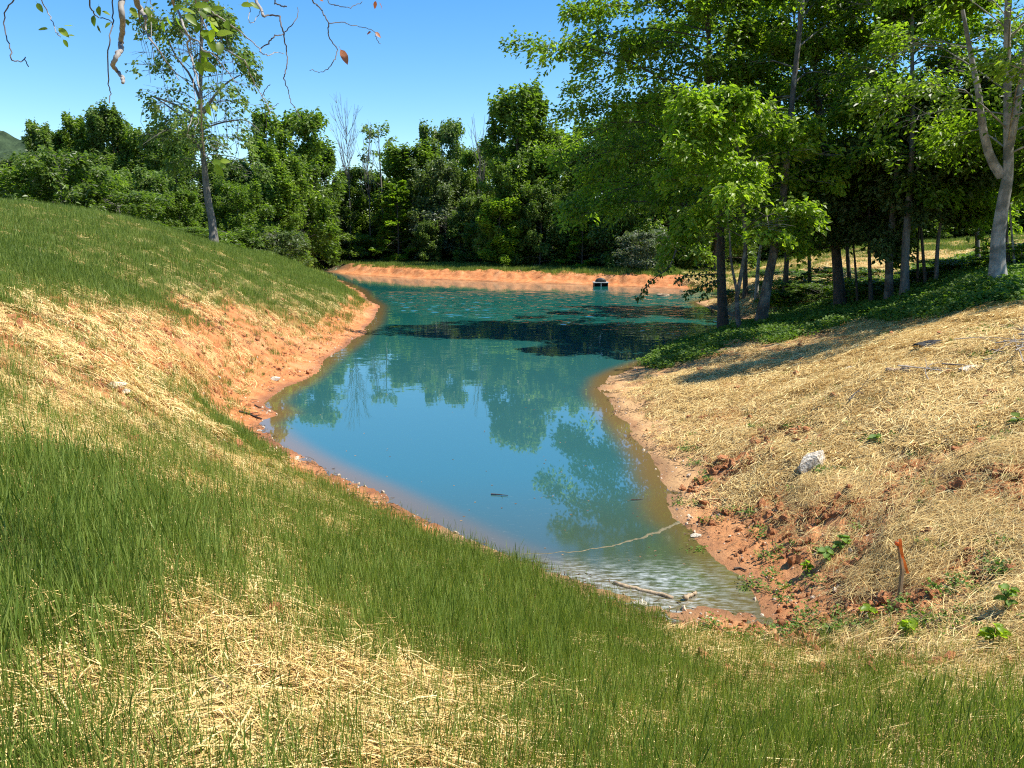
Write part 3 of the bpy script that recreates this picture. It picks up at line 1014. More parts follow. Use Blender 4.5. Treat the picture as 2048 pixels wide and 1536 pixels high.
# kind, top px x, top px y, distance (m), width factor, leaf material or None, label or None (None: one of the crowd)
FAR = [
    ('cone', 75, 258, 84, .85, M_FAR2, 'narrow pointed tree standing out at the far left of the treeline'),
    ('cone', 146, 244, 86, .8, M_FAR, 'second pointed crown from the left in the treeline above the grass hill'),
    ('tall', 205, 226, 84, .95, M_FAR2, 'tallest crown of the left group above the grass hill'),
    ('cone', 110, 276, 88, .9, M_FAR, 'pointed crown in the notch between the two leftmost tall trees'),
    ('cone', 176, 262, 90, .9, M_FAR2, 'pointed crown just left of the tallest crown above the grass hill'),
    ('cone', 246, 268, 86, 1.0, M_FAR, 'pointed crown just right of the tallest crown above the grass hill'),
    ('lump', 292, 272, 82, .9, M_FAR, 'broad crown between the left group and the tall isolated tree'),
    ('round', 360, 282, 78, .9, M_DARK, 'darker crown close behind the tall isolated tree'),
    ('round', 120, 330, 72, .9, M_FAR, 'low bright tree in front of the left group at the hill crest'),
    ('lump', 205, 345, 66, .8, M_FAR, 'rounded leafy tree low behind the grass hill, left of centre'),
    ('lump', 30, 350, 68, .8, M_OLIVE, 'low olive tree at the left end of the hill crest'),
    ('lump', 300, 350, 62, .8, M_FAR2, 'bushy grey green tree just left of the isolated trunk'),
    ('round', 365, 390, 60, .7, M_FAR, 'small round tree at the foot of the isolated trunk'),
    ('lump', 470, 372, 66, .8, M_FAR, 'low tree filling the gap right of the isolated trunk'),
    ('tall', 455, 322, 88, 1.2, M_FAR2, 'pale distant crown seen in the gap right of the isolated trunk'),
    ('round', 580, 236, 84, 1.1, M_FAR, 'big rounded tree right of the isolated tree'),
    ('tall', 530, 300, 80, 1.2, M_FAR, 'tree leaning against the left side of the big rounded tree'),
    ('tall', 640, 300, 96, 1.3, M_DARK, 'dark ivy hung tree on the right flank of the big rounded tree'),
    ('lump', 556, 400, 80, .8, M_FAR, 'lower leafy tree beneath the big rounded tree'),
    ('lump', 660, 410, 97, .9, M_OLIVE, 'dull olive tree below the bare tree'),
    ('round', 720, 345, 100, 1.0, M_DARK, 'dim tree behind the bright layered beech'),
    ('layer', 792, 366, 88, .9, M_LIME, 'bright yellow green layered beech on the far bank'),
    ('tall', 822, 298, 92, 1.5, M_FAR, 'tree with pointed top left of the rounded grey green top'),
    ('round', 886, 256, 96, .8, M_FAR2, 'grey green rounded top standing highest near the middle of the wood'),
    ('lump', 880, 330, 88, .9, M_OLIVE, 'olive crown below the rounded grey green top'),
    ('round', 950, 310, 90, .8, M_FAR, 'crown in the dip left of the tall central tree'),
    ('tall', 1050, 186, 78, 1.15, M_FAR, 'tallest tree in the middle of the far wood'),
    ('round', 1010, 330, 76, .8, M_FAR, 'leafy tree in front of the left foot of the tall central tree'),
    ('lump', 1105, 262, 80, .9, M_FAR, 'broad crown right of the tall central tree'),
    ('lump', 950, 400, 84, .9, M_FAR2, 'blue green mass low in the middle of the wood'),
    ('lump', 1080, 380, 74, .8, M_DARK, 'shaded tree low right of centre on the far bank'),
    ('layer', 1165, 432, 72, .8, M_BRIGHT, 'small layered tree with lit tips on the far bank right of centre'),
    ('tall', 1012, 400, 75, 1.2, M_BRIGHT, 'slim lit tree with a visible stem on the far bank'),
    ('round', 1190, 300, 76, 1.0, M_DARK, 'dark tree on the far bank just left of the stand'),
    ('lump', 1270, 240, 72, .9, M_DARK, 'dark broad tree behind the left edge of the stand'),
    ('round', 1350, 200, 74, 1.1, M_FAR, 'tall tree showing through the left of the stand'),
    ('lump', 1440, 260, 78, 1.0, M_DARK, 'dark crown behind the bright sapling'),
    ('thin', 756, 254, 96, 1.0, M_FAR2, 'thin tree with sparse pale leaves beside the bare tree'),
]
CROWD = [(-60, 300, 74), (20, 330, 92), (170, 290, 96), (250, 300, 94), (330, 310, 92), (420, 345, 92), (500, 350, 88), (610, 340, 90), (690, 372, 100), (760, 365, 100),
         (810, 350, 104), (930, 350, 104), (990, 300, 98), (1080, 280, 98), (1140, 290, 96), (1220, 250, 92), (1310, 230, 90), (1400, 240, 92),
         (1480, 220, 96), (1550, 230, 98), (640, 440, 100), (730, 450, 99), (860, 440, 84), (1060, 450, 80), (1130, 470, 82), (1240, 380, 80),
         (1320, 400, 80), (1400, 420, 82), (1250, 450, 76)]
CROWD_R = [(1480, 330, 100), (1560, 300, 104), (1640, 310, 100), (1720, 290, 104), (1800, 300, 98), (1870, 290, 96), (1940, 300, 95), (2010, 280, 94),
           (2080, 300, 92), (1600, 380, 92), (1700, 390, 94), (1780, 380, 96), (1860, 390, 92), (1930, 385, 92), (2000, 380, 90), (2060, 380, 88), (2160, 330, 92), (2250, 340, 95)]

CROWD_B = [(-120 + i * 62, 400 + (i * 37 % 5) * 9, 106 + (i * 29 % 7) * 2) for i in range(40)]
def put(kk, px, py, D, wf, lm, lab, group=None, name=None):
    x, y, zt = at_d(px, py, D)
    zb = ground(x, y) - .15
    h = (zt - zb) / (KH * 1.02)
    w = h * .55 + .45
    w *= wf
    src = K[kk]
    if kk not in used and lm is None:
        used.add(kk)
    c = copy_tree(src, (x, y, zb), random.uniform(0, 6.28), (w, w, h), lab, group, lm)
    if name: c.name = name
    return c

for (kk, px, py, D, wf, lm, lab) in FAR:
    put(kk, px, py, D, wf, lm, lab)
ks = ['round', 'lump', 'tall', 'lump']
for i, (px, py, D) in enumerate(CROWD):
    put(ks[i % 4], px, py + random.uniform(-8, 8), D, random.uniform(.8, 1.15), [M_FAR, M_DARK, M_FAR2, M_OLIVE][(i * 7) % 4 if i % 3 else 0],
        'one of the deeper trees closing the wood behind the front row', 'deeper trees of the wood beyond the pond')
for i, (px, py, D) in enumerate(CROWD_R):
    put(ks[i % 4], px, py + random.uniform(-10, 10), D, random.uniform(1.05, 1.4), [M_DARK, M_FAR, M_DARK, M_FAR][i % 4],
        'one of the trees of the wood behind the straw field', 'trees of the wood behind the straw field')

for i, (px, py, D) in enumerate(CROWD_B):
    put(['lump', 'round'][i % 2], px, py - (30 if px > 1400 else 0), D, 1.7, [M_DARK, M_FAR][i % 2],
        'one of the low trees deep inside the wood', 'low trees deep inside the wood')
# --- the tall isolated tree
for kk, src in K.items():
    for ch in list(src.children):
        bpy.data.objects.remove(ch)
    bpy.data.objects.remove(src)

# --- the tall isolated tree on the left hill
b = on_ground(427, 489)
path = tpath([(427, 489), (424, 450), (416, 400), (410, 340), (404, 290), (400, 220), (402, 140), (404, 60), (400, 14)], b, .08)
def pl(pts):
    return tpath([(427, 489)] + pts, b)[1:]
ex = []
for pts, rr_ in [([(404, 252), (372, 222), (340, 205), (306, 193)], .10), ([(402, 300), (362, 236), (330, 208), (300, 190)], .06),
                 ([(405, 230), (430, 190), (455, 165), (480, 150)], .08), ([(402, 260), (440, 246), (490, 240), (520, 262)], .05),
                 ([(400, 200), (380, 150), (350, 110), (330, 60)], .07)]:
    Pq = []
    for (a_, b_) in pts:
        x, y, z = at_y(a_, b_, b[1]); Pq.append((x - b[0], 0, z - b[2]))
    ex.append((Pq, rr_))
make_tree('isolated_tree', 'tall sparse tree standing alone on the grass hill', b, path, .21,
          dict(z0=.34, limbs=44, subs=9, k=44, R=3.1, limb_r=.22, leaf=.21, droop=.6, el0=-5, el1=45, thick=.22, tilt=1.0, hang=.7, gap=.46, gapscale=.8, extra=ex), M_FAR2, M_BARK_G, 401)

def hanging_vines():
    rg = np.random.default_rng(77)
    iso = [o for o in bpy.data.objects if o.name.startswith('isolated_tree')][0]
    mb = MB()
    for i in range(70):
        a = rg.uniform(0, 6.28); rr_ = rg.uniform(.4, 3.2); z = rg.uniform(5.5, 11.5)
        p = np.array([math.cos(a) * rr_, math.sin(a) * rr_ * .8, z]); L = rg.uniform(.8, 2.4)
        P = smooth_path([p, p + [rg.normal(0, .12), rg.normal(0, .1), -L * .5], p + [rg.normal(0, .2), 0, -L]], 5)
        V, Q = tube(P, [.014, .012, .011, .010, .007], 3, False); mb.add(V, Q)
    o = link('vine_strands', mb.mesh('vine_strands', M_TWIG_D), iso); o['kind'] = 'stuff'
hanging_vines()

# --- bare trees
def bare_tree(label, px, py, D, W, seed, nst=16, wmat=None):
    rng = np.random.default_rng(seed)
    x, y, zt = at_d(px, py, D)
    zb = ground(x, y)
    H = zt - zb
    root = thing('bare_tree', label, 'tree', (x, y, zb))
    mb = MB(); Pm = smooth_path([(0, 0, -.3), (.1, 0, H * .5), (0, 0, H * .97)], 10)
    V, Q = tube(Pm, np.linspace(.10, .02, 10), 6, False); mb.add(V, Q)
    link('trunk', mb.mesh('trunk', wmat or M_BARK_G), root)
    tw = MB()
    for i in range(nst):
        t = rng.uniform(.5, .9); az = rng.uniform(0, 6.28)
        s = np.array([0, 0, H * t]); L = H * rng.uniform(.16, .34)
        hd = np.array([math.cos(az), math.sin(az), 0]) * W * rng.uniform(.5, 1.1)
        e = s + hd + [0, 0, L]
        P = smooth_path([s, s + hd * .55 + [0, 0, L * .4], e], 6)
        V, Q = tube(P, np.linspace(.035, .012, 6), 4, False); tw.add(V, Q)
        for _ in range(6):
            q = P[rng.integers(1, 5)]
            e2 = q + np.array([rng.normal(0, .3) + hd[0] * .3, rng.normal(0, .3), rng.uniform(.6, 1.5)])
            V, Q = tube([q, (q + e2) / 2 + rng.normal(0, .06, 3), e2], [.016, .012, .006], 3, False); tw.add(V, Q)
    o = link('branches', tw.mesh('branches', wmat or M_BARK_G), root); o['kind'] = 'stuff'
bare_tree('leafless grey tree with upswept branches above the far wood', 691, 232, 96, 1.7, 501, 26)
bare_tree('small leafless tree close right of the taller bare one', 733, 285, 94, 1.2, 502, 14)
bare_tree('leafless snag left of the tall central tree', 958, 270, 86, 1.2, 503, 12)

# --- shrubs at the foot of the wood
SHRUBS = [('olive scrubby bush at the right end of the grass hill', 552, 470, 66, 2.2, M_OLIVE),
          ('grey green bush with tangled stems on the far bank', 640, 435, 95, 3.2, M_GREY),
          ('greyish willow like bush in the middle of the far bank', 892, 428, 87, 3.4, M_GREY),
          ('light green bush right of the willow like one', 955, 450, 83, 2.6, M_FAR),
          ('pale bush on the far bank right of the small layered tree', 1295, 468, 66, 2.2, M_GREY),
          ('dark bush at the foot of the tall central tree', 1060, 470, 77, 2.6, M_DARK),
          ('leafy bush beside the pipe inlet on the far bank', 1225, 482, 72, 2.0, M_OLIVE),
          ('low bush left of the layered beech', 700, 472, 93, 2.6, M_FAR)]
shr = make_tree('shrub', 'x', (0, 0, 0), [(0, 0, 0), (.1, 0, 1), (0, .1, 2), (0, 0, 4)], .06,
                dict(z0=.02, limbs=30, subs=8, k=26, R=2.0, leaf=.24, prof='oval', el0=25, el1=70, droop=.2, thick=.14, tilt=.9, gap=.25, twig_every=1),
                M_OLIVE, M_TWIG, 601, separate=False)
for i, (lab, px, py, D, W, lm) in enumerate(SHRUBS):
    x, y, zt = at_d(px, py, D)
    zb = ground(x, y) - .1
    h = max(.3, (zt - zb) / 4.0)
    c = copy_tree(shr, (x, y, zb), i * 1.3, (W / 2.0, W / 2.0, h), lab, None, lm)
    c['category'] = 'bush'; c.name = 'shrub'
# undergrowth edge along the wood: individually placed small bushes, told apart by nothing
for i in range(64):
    if i < 40:
        px = 600 + i * 20.5 + random.uniform(-10, 10); D = float(np.interp(px, [600, 760, 1000, 1400], [98, 93, 82, 76])) + random.uniform(-1.5, 3); hh = random.uniform(1.4, 3.2)
    else:
        px = -30 + (i - 40) * 27; D = np.interp(px, [0, 250, 425, 600], [52, 52, 58, 78]) + random.uniform(-2, 6); hh = random.uniform(1.0, 4.6)
        if i % 2: continue
    if px > 1370: continue
    x, y, z = at_p(px, D, 0)
    zb = ground(x, y) - .1
    c = copy_tree(shr, (x, y, zb), random.uniform(0, 6), (random.uniform(.8, 1.3),) * 2 + (hh / 4,),
                  ('low bush in the undergrowth at the foot of the wood beyond the far bank' if i < 40 else 'low bush showing above the crest of the grass hill at the left'), ('undergrowth bushes beyond the far bank' if i < 40 else 'bushes along the crest of the grass hill'), [M_FAR, M_OLIVE, M_DARK, M_FAR][i % 4])
    c['category'] = 'bush'; c.name = 'shrub'
for i in range(26):
    px = 1490 + i * 27 + random.uniform(-8, 8); D = random.uniform(86, 92)
    x, y, z = at_p(px, D, 0)
    zb = ground(x, y) - .1
    c = copy_tree(shr, (x, y, zb), random.uniform(0, 6), (random.uniform(1.0, 1.5),) * 2 + (random.uniform(.5, .9),),
                  'low bush along the dark edge behind the straw field', 'bushes behind the straw field', M_DARK)
    c['category'] = 'bush'; c.name = 'shrub'
UNDER = [('dark leafy shrub between the leaning tree and the low leafy tree', 1560, 612, 1.0, 1.1), ('shrub under the stand behind the leaning tree', 1598, 600, 1.2, 1.2),
         ('bushy undergrowth just left of the curved dark tree', 1640, 606, 1.2, 1.3), ('small shrub right of the curved dark tree', 1722, 596, 1.1, 1.3),
         ('green shrub between the slender sapling and the speckled trunk', 1756, 600, .9, 1.1), ('low shrub right of the brown trunk', 1850, 572, .8, 1.0),
         ('shrub at the edge of the creeper before the straw field', 1905, 552, .8, 1.2), ('overhanging bush on the shaded cove bank', 1570, 578, 1.3, 1.7),
         ('bush behind the slim dark tree facing the straw field', 1690, 574, 1.2, 1.7), ('leafy bush at the right edge behind the large beech', 2036, 530, 1.0, 1.3),
         ('small bush at the cove point beyond the leftmost trunk', 1470, 598, .7, 1.1)]
for i, (lab, px, py, h_, w_) in enumerate(UNDER):
    b_ = on_ground(px, py)
    c = copy_tree(shr, (b_[0], b_[1], b_[2] - .05), i * 1.1, (w_ / 2.0, w_ / 2.0, h_ / 4.0 * .75), lab, None, [M_BEECH, M_COVER, M_DARK][i % 3])
    c['category'] = 'bush'; c.name = 'shrub'
for ch in list(shr.children): bpy.data.objects.remove(ch)
bpy.data.objects.remove(shr)

# --- distant wooded hill at the left edge
def distant_hill():
    n = 90
    u = np.linspace(-1, 1, n)
    X, Y = np.meshgrid(u, u, indexing='ij')
    r = np.hypot(X, Y)
    Z = np.clip(1 - r ** 2, 0, 1) ** 1.2 * 34
    Z = Z + (fbm(X * 22 + 9, Y * 22 + 4, 4, 12) - .3) * 9 * (Z > .5)
    V = np.stack([X.ravel() * 130, Y.ravel() * 90, Z.ravel() - 1], 1)
    i = np.arange(n - 1)[:, None] * n; j = np.arange(n - 1)[None, :]
    Q = np.stack([i + j, i + n + j, i + n + j + 1, i + j + 1], -1).reshape(-1, 4)
    m = plain_mat('distant_wood', [(.3, (.02, .035, .018)), (.7, (.055, .085, .04))], .35, .9, 1.0, 1.5, .1)
    o = link('hill', quad_mesh('hill', V, Q, True, None, [m]), None, (at_p(-150, 330, 0)[0], at_p(-150, 330, 0)[1], 3))
    o['kind'] = 'structure'; o['label'] = 'distant wooded hill'
distant_hill()

# ------------------------------------------------------------------ scattered growth (geometry nodes)
def scatter(name, label, pts, scl, rotv, idx, protos, nrm=None):
    """one object whose modifier puts one of the proto meshes on each point"""
    me = bpy.data.meshes.new(name)
    me.vertices.add(len(pts)); me.vertices.foreach_set('co', np.ascontiguousarray(pts, np.float32).ravel())
    a = me.attributes.new('scl', 'FLOAT', 'POINT'); a.data.foreach_set('value', np.ascontiguousarray(scl, np.float32))
    a = me.attributes.new('rotv', 'FLOAT_VECTOR', 'POINT'); a.data.foreach_set('vector', np.ascontiguousarray(rotv, np.float32).ravel())
    a = me.attributes.new('pick', 'INT', 'POINT'); a.data.foreach_set('value', np.ascontiguousarray(idx, np.int32))
    me.update()
    col = bpy.data.collections.new(name + '_pieces')
    for i, m in enumerate(protos):
        po = bpy.data.objects.new('%s_piece_%02d' % (name, i), m); col.objects.link(po)
    o = link(name, me); o['kind'] = 'stuff'; o['label'] = label
    ng = bpy.data.node_groups.new(name + '_scatter', 'GeometryNodeTree')
    ng.interface.new_socket('Geometry', in_out='INPUT', socket_type='NodeSocketGeometry')
    ng.interface.new_socket('Geometry', in_out='OUTPUT', socket_type='NodeSocketGeometry')
    nd, lk = ng.nodes, ng.links
    gi = nd.new('NodeGroupInput'); go = nd.new('NodeGroupOutput')
    ci = nd.new('GeometryNodeCollectionInfo'); ci.inputs['Collection'].default_value = col
    ci.inputs['Separate Children'].default_value = True; ci.inputs['Reset Children'].default_value = True
    ip = nd.new('GeometryNodeInstanceOnPoints'); ip.inputs['Pick Instance'].default_value = True
    def named(n, t):
        x = nd.new('GeometryNodeInputNamedAttribute'); x.data_type = t; x.inputs['Name'].default_value = n
        return x.outputs['Attribute']
    lk.new(gi.outputs[0], ip.inputs['Points']); lk.new(ci.outputs[0], ip.inputs['Instance'])
    lk.new(named('pick', 'INT'), ip.inputs['Instance Index'])
    er = nd.new('FunctionNodeEulerToRotation')
    lk.new(named('rotv', 'FLOAT_VECTOR'), er.inputs[0]); lk.new(er.outputs[0], ip.inputs['Rotation'])
    lk.new(named('scl', 'FLOAT'), ip.inputs['Scale'])
    lk.new(ip.outputs[0], go.inputs[0])
    md = o.modifiers.new('scatter', 'NODES'); md.node_group = ng
    return o

def blade_tuft(rng, n, rad, h, w, bend=.3, stalk=.08):
    mb = MB()
    for i in range(n):
        a = rng.uniform(0, 6.28); rr_ = rad * math.sqrt(rng.random())
        x, y = rr_ * math.cos(a), rr_ * math.sin(a)
        hh = h * rng.uniform(.55, 1.15); st = rng.random() < stalk
        if st: hh *= 1.25
        b = rng.uniform(0, 6.28); bd = np.array([math.cos(b), math.sin(b), 0]) * hh * rng.uniform(.05, bend)
        fa = rng.uniform(0, 6.28); sd_ = np.array([math.cos(fa), math.sin(fa), 0])
        ww = w * rng.uniform(.7, 1.2) * (.45 if st else 1)
        base = np.array([x, y, -.03])
        prof = [(0, 1), (.35, .9), (.7, .6), (1, .06)]
        if st: prof = [(0, .8), (.4, .7), (.72, .6), (.78, 2.2), (.92, 1.8), (1.0, .2)]
        V = []
        for (t, k_) in prof:
            c = base + np.array([0, 0, hh * t * (1 - .18 * t * (bend > .5))]) + bd * t * t
            V += [c - sd_ * ww * k_ * .5, c + sd_ * ww * k_ * .5]
        Q = [(2 * q, 2 * q + 1, 2 * q + 3, 2 * q + 2) for q in range(len(prof) - 1)]
        v = np.clip(rng.normal(.48, .32), 0, 1)
        if rng.random() < .06: v = 1.0
        mb.add(V, Q, [v] * len(Q))
    return mb

def scatter_points(n, rmin, rmax, amax, seed, amin=None, pw=1.0):
    rng = np.random.default_rng(seed)
    r = rmin + (rmax - rmin) * rng.random(n) ** pw
    a = rng.uniform(amin if amin is not None else -amax, amax, n)
    x = r * np.sin(a); y = r * np.cos(a)
    z, d = height(x, y)
    return rng, x, y, z, d, r

# grass
def build_grass():
    rng0 = np.random.default_rng(11)
    protos = [blade_tuft(rng0, 9, .085, .24, .0046, .26, .12).mesh('near_tuft', M_GRASS, False) for _ in range(8)]
    protos += [blade_tuft(rng0, 34, .26, .26, .010, .3, .04).mesh('mid_tuft', M_GRASS, False) for _ in range(5)]
    protos += [blade_tuft(rng0, 42, .5, .36, .026, .4, .0).mesh('far_tuft', M_GRASS, False) for _ in range(3)]
    P, Sx, Rv, I = [], [], [], []
    # near and middle
    for (n, r0, r1, seed) in [(52000, 1.7, 9, 21), (56000, 9, 22, 22), (52000, 20, 54, 23)]:
        rng, x, y, z, d, r = scatter_points(n, r0, r1, math.radians(41), seed)
        g, s, red = cover(x, y, z)
        patch = fbm(x * 1.6, y * 1.6, 3, 61)
        prob = np.clip((g - .08) * 1.15, 0, 1) ** 1.1 * sstep(.18, .62, patch + g * .42) * (.5 + .5 * sstep(.3, .6, fbm(x * 5, y * 5, 2, 62)))
        prob = np.maximum(prob, .10 * sstep(.1, .3, g))
        prob = prob + .012 * (x > 2) * (r < 14) + .01
        lo = np.where((x < 1.6) & (r < 12), np.where(x < -1, .40, .14), .5)
        prob = prob * np.where(r < 13, .82, .9)
        keep = (rng.random(n) < prob) & (d > lo + .5 * rng.random(n) ** 1.5)
        px, py = project(x, y, z)
        keep &= ~((px > 1240) & (r > 24) & (r < 58) & (x > 4) & (rng.random(n) < .6))
        x, y, z, r, g, px, py = x[keep], y[keep], z[keep], r[keep], g[keep], px[keep], py[keep]
        m = len(x)
        P.append(np.stack([x, y, z], 1))
        big = r > 13
        pick = np.where(big, 8 + rng.integers(0, 5, m), rng.integers(0, 8, m))
        tall = .62 + .55 * g
        tall = tall * np.where(r < 13, 1.0, .8) * rng.uniform(.75, 1.2, m)
        thin = (px > 1150) & (r < 9)
        tall = tall * np.where(thin, .9, 1.0)
        # the left crest carries the tallest, thickest grass
        Sx.append(tall)
        Rv.append(np.stack([rng.normal(0, .1, m), rng.normal(0, .1, m), rng.uniform(0, 6.28, m)], 1))
        I.append(pick)
    # far berm and field margins
    rng, x, y, z, d, r = scatter_points(26000, 54, 100, math.radians(40), 24)
    px, py = project(x, y, z)
    far = (x > -26) & (x < 17)
    keep = (far & (d > 1.9) & (r < 92)) | ((px > 1640) & (r > 66)) | ((px > 1380) & (px < 1640) & (r > 56) & (rng.random(len(x)) < .35)) | ((px > 1380) & (fbm(x * .3, y * .3, 3, 74) > .63) & (rng.random(len(x)) < .4)) | ((px < 640) & (r < 90))
    x, y, z, px = x[keep], y[keep], z[keep], px[keep]; m = len(x)
    P.append(np.stack([x, y, z], 1)); Sx.append(rng.uniform(.55, 1.2, m) * .9)
    Rv.append(np.stack([rng.normal(0, .1, m), rng.normal(0, .1, m), rng.uniform(0, 6.28, m)], 1)); I.append(13 + rng.integers(0, 3, m))
    P = np.concatenate(P); print('grass tufts', len(P))
    scatter('grass', 'rye grass growing on the banks', P, np.concatenate(Sx), np.concatenate(Rv), np.concatenate(I), protos)
build_grass()

def slope_rot(x, y, rng, extra=.06):
    e = .25
    h0, _ = height(x, y, False); hx, _ = height(x + e, y, False); hy, _ = height(x, y + e, False)
    gx = (hx - h0) / e; gy = (hy - h0) / e
    n = len(x)
    yaw = rng.uniform(0, 6.28, n)
    # euler XYZ (applied x, y, z): tilt expressed in the yawed frame
    lx = gx * np.cos(yaw) + gy * np.sin(yaw); ly = -gx * np.sin(yaw) + gy * np.cos(yaw)
    return np.stack([np.arctan(ly) + rng.normal(0, extra, n), -np.arctan(lx) + rng.normal(0, extra, n), yaw], 1), yaw

def straw_patch(rng, n, rad, L, w, align=0.5):
    mb = MB()
    for i in range(n):
        a = rng.uniform(0, 6.28); rr_ = rad * math.sqrt(rng.random())
        c = np.array([rr_ * math.cos(a), rr_ * math.sin(a), rng.uniform(.002, .05)])
        b = rng.normal(0, align); l = L * rng.uniform(.35, 1.2)
        u = np.array([math.cos(b), math.sin(b), rng.normal(0, .15)]); s = np.array([-math.sin(b), math.cos(b), rng.normal(0, .3)])
        bow = rng.normal(0, .03) * l
        ww = w * rng.uniform(.6, 1.4)
        V = []
        for t in (-.5, 0, .5):
            q = c + u * l * t + s * bow * (1 - 4 * t * t) + np.array([0, 0, .012 * (1 - 4 * t * t)])
            V += [q - s * ww * .5, q + s * ww * .5]
        v = np.clip(rng.normal(.55, .24), 0, 1)
        mb.add(V, [(0, 1, 3, 2), (2, 3, 5, 4)], [v, v])
    return mb

CLEAR = [(1622, 942, .28), (1946, 744, .25), (1858, 700, .3), (1800, 752, .35), (1799, 1194, .12), (1704, 740, .15), (232, 776, .2), (252, 788, .15), (1860, 1070, .15),
         (1651, 1130, .12), (1682, 1108, .12), (1737, 1246, .12), (1812, 1282, .1), (1700, 862, .1), (1880, 826, .1)]
_clear = [on_ground(a, b)[:2] + (c,) for (a, b, c) in CLEAR]
def clear_spots(x, y):
    m = np.ones(len(x))
    for (a, b, c) in _clear:
        m = m * sstep(c * .9, c * 1.3, np.hypot(x - a, y - b))
    return m

def build_straw():
    rng0 = np.random.default_rng(12)
    protos = [straw_patch(rng0, 80, .25, .21, .0034, .6 if i < 4 else 1.5).mesh('straw_patch', M_STRAW, False) for i in range(8)]
    protos += [straw_patch(rng0, 110, .42, .24, .0065, .7 if i < 3 else 1.4).mesh('straw_patch_wide', M_STRAW, False) for i in range(5)]
    P, Sx, Rv, I = [], [], [], []
    for (n, r0, r1, seed) in [(13000, 1.8, 9, 31), (17000, 8, 20, 32), (14000, 18, 42, 33)]:
        rng, x, y, z, d, r = scatter_points(n, r0, r1, math.radians(41), seed)
        g, s, red = cover(x, y, z)
        patch = fbm(x * 2.1, y * 2.1, 3, 71)
        pr_ = np.clip(s * 1.15 - .06, 0, 1) ** 1.2 * sstep(.28, .52, patch * .75 + s * .28)
        s = s * clear_spots(x, y)
        pr_ = np.maximum(pr_, .08 * (d > .6))
        keep = (rng.random(n) < pr_) & (d > .5 + .9 * rng.random(n))
        keep &= ~((r > 27) & (x > 7))
        x, y, z, r = x[keep], y[keep], z[keep], r[keep]; m = len(x)
        rv, yaw = slope_rot(x, y, rng)
        P.append(np.stack([x, y, z + .004], 1)); Sx.append(rng.uniform(.7, 1.25, m)); 
        # raked roughly one way
        want = rng.normal(.45, .5, m) + np.where(x < -2, -1.0, 0) 
        rv2 = rv.copy()
        e = .25
        h0, _ = height(x, y, False); hx, _ = height(x + e, y, False); hy, _ = height(x, y + e, False)
        gx = (hx - h0) / e; gy = (hy - h0) / e
        lx = gx * np.cos(want) + gy * np.sin(want); ly = -gx * np.sin(want) + gy * np.cos(want)
        rv2[:, 0] = np.arctan(ly) + rng.normal(0, .07, m); rv2[:, 1] = -np.arctan(lx) + rng.normal(0, .07, m); rv2[:, 2] = want
        Rv.append(rv2); I.append(np.where(r > 11, 8 + rng.integers(0, 5, m), rng.integers(0, 8, m)))
    rng, x, y, z, d, r = scatter_points(16000, 40, 78, math.radians(40), 34, math.radians(12))
    patch = fbm(x * .35, y * .35, 3, 73)
    px, py = project(x, y, z)
    keep = (d > 1) & (rng.random(len(x)) < sstep(.35, .6, patch)) & (px > 1380)
    x, y, z, r = x[keep], y[keep], z[keep], r[keep]; m = len(x)
    rv, yaw = slope_rot(x, y, rng)
    P.append(np.stack([x, y, z + .01], 1)); Sx.append(rng.uniform(1.2, 2.2, m)); Rv.append(rv); I.append(8 + rng.integers(0, 5, m))
    P = np.concatenate(P); print('straw patches', len(P))
    scatter('straw_mulch', 'pale straw mulch strewn over the clay banks', P, np.concatenate(Sx), np.concatenate(Rv), np.concatenate(I), protos)
build_straw()

def lump_mesh(rng, mat, flat=.7, name='lump', n=2, rough=.35):
    import bmesh
    bm = bmesh.new(); bmesh.ops.create_icosphere(bm, subdivisions=n, radius=1)
    ph = rng.uniform(0, 10, 6)
    for v in bm.verts:
        c = v.co
        k_ = 1 + rough * (math.sin(c.x * 3.1 + ph[0]) * math.sin(c.y * 2.7 + ph[1]) + .6 * math.sin(c.z * 4.3 + ph[2] + c.x * 2)) + rng.normal(0, rough * .22)
        v.co = Vector((c.x * k_, c.y * k_ * .85, c.z * k_ * flat))
    me = bpy.data.meshes.new(name); bm.to_mesh(me); bm.free(); me.materials.append(mat)
    return me

M_STONE = plain_mat('pale_stone', [(.3, (.26, .19, .12)), (.5, (.52, .45, .34)), (.72, (.72, .66, .54))], 6, .85, .7, .03, .2)
M_PEB = plain_mat('pebble', [(.3, (.38, .27, .17)), (.7, (.68, .56, .42))], 3, .85, .4, .02, .2)

M_DEB = leaf_mat('dead_bits', (.045, .028, .016), (.13, .080, .040), (.34, .24, .13), .1, (1, 1, 1), .8)

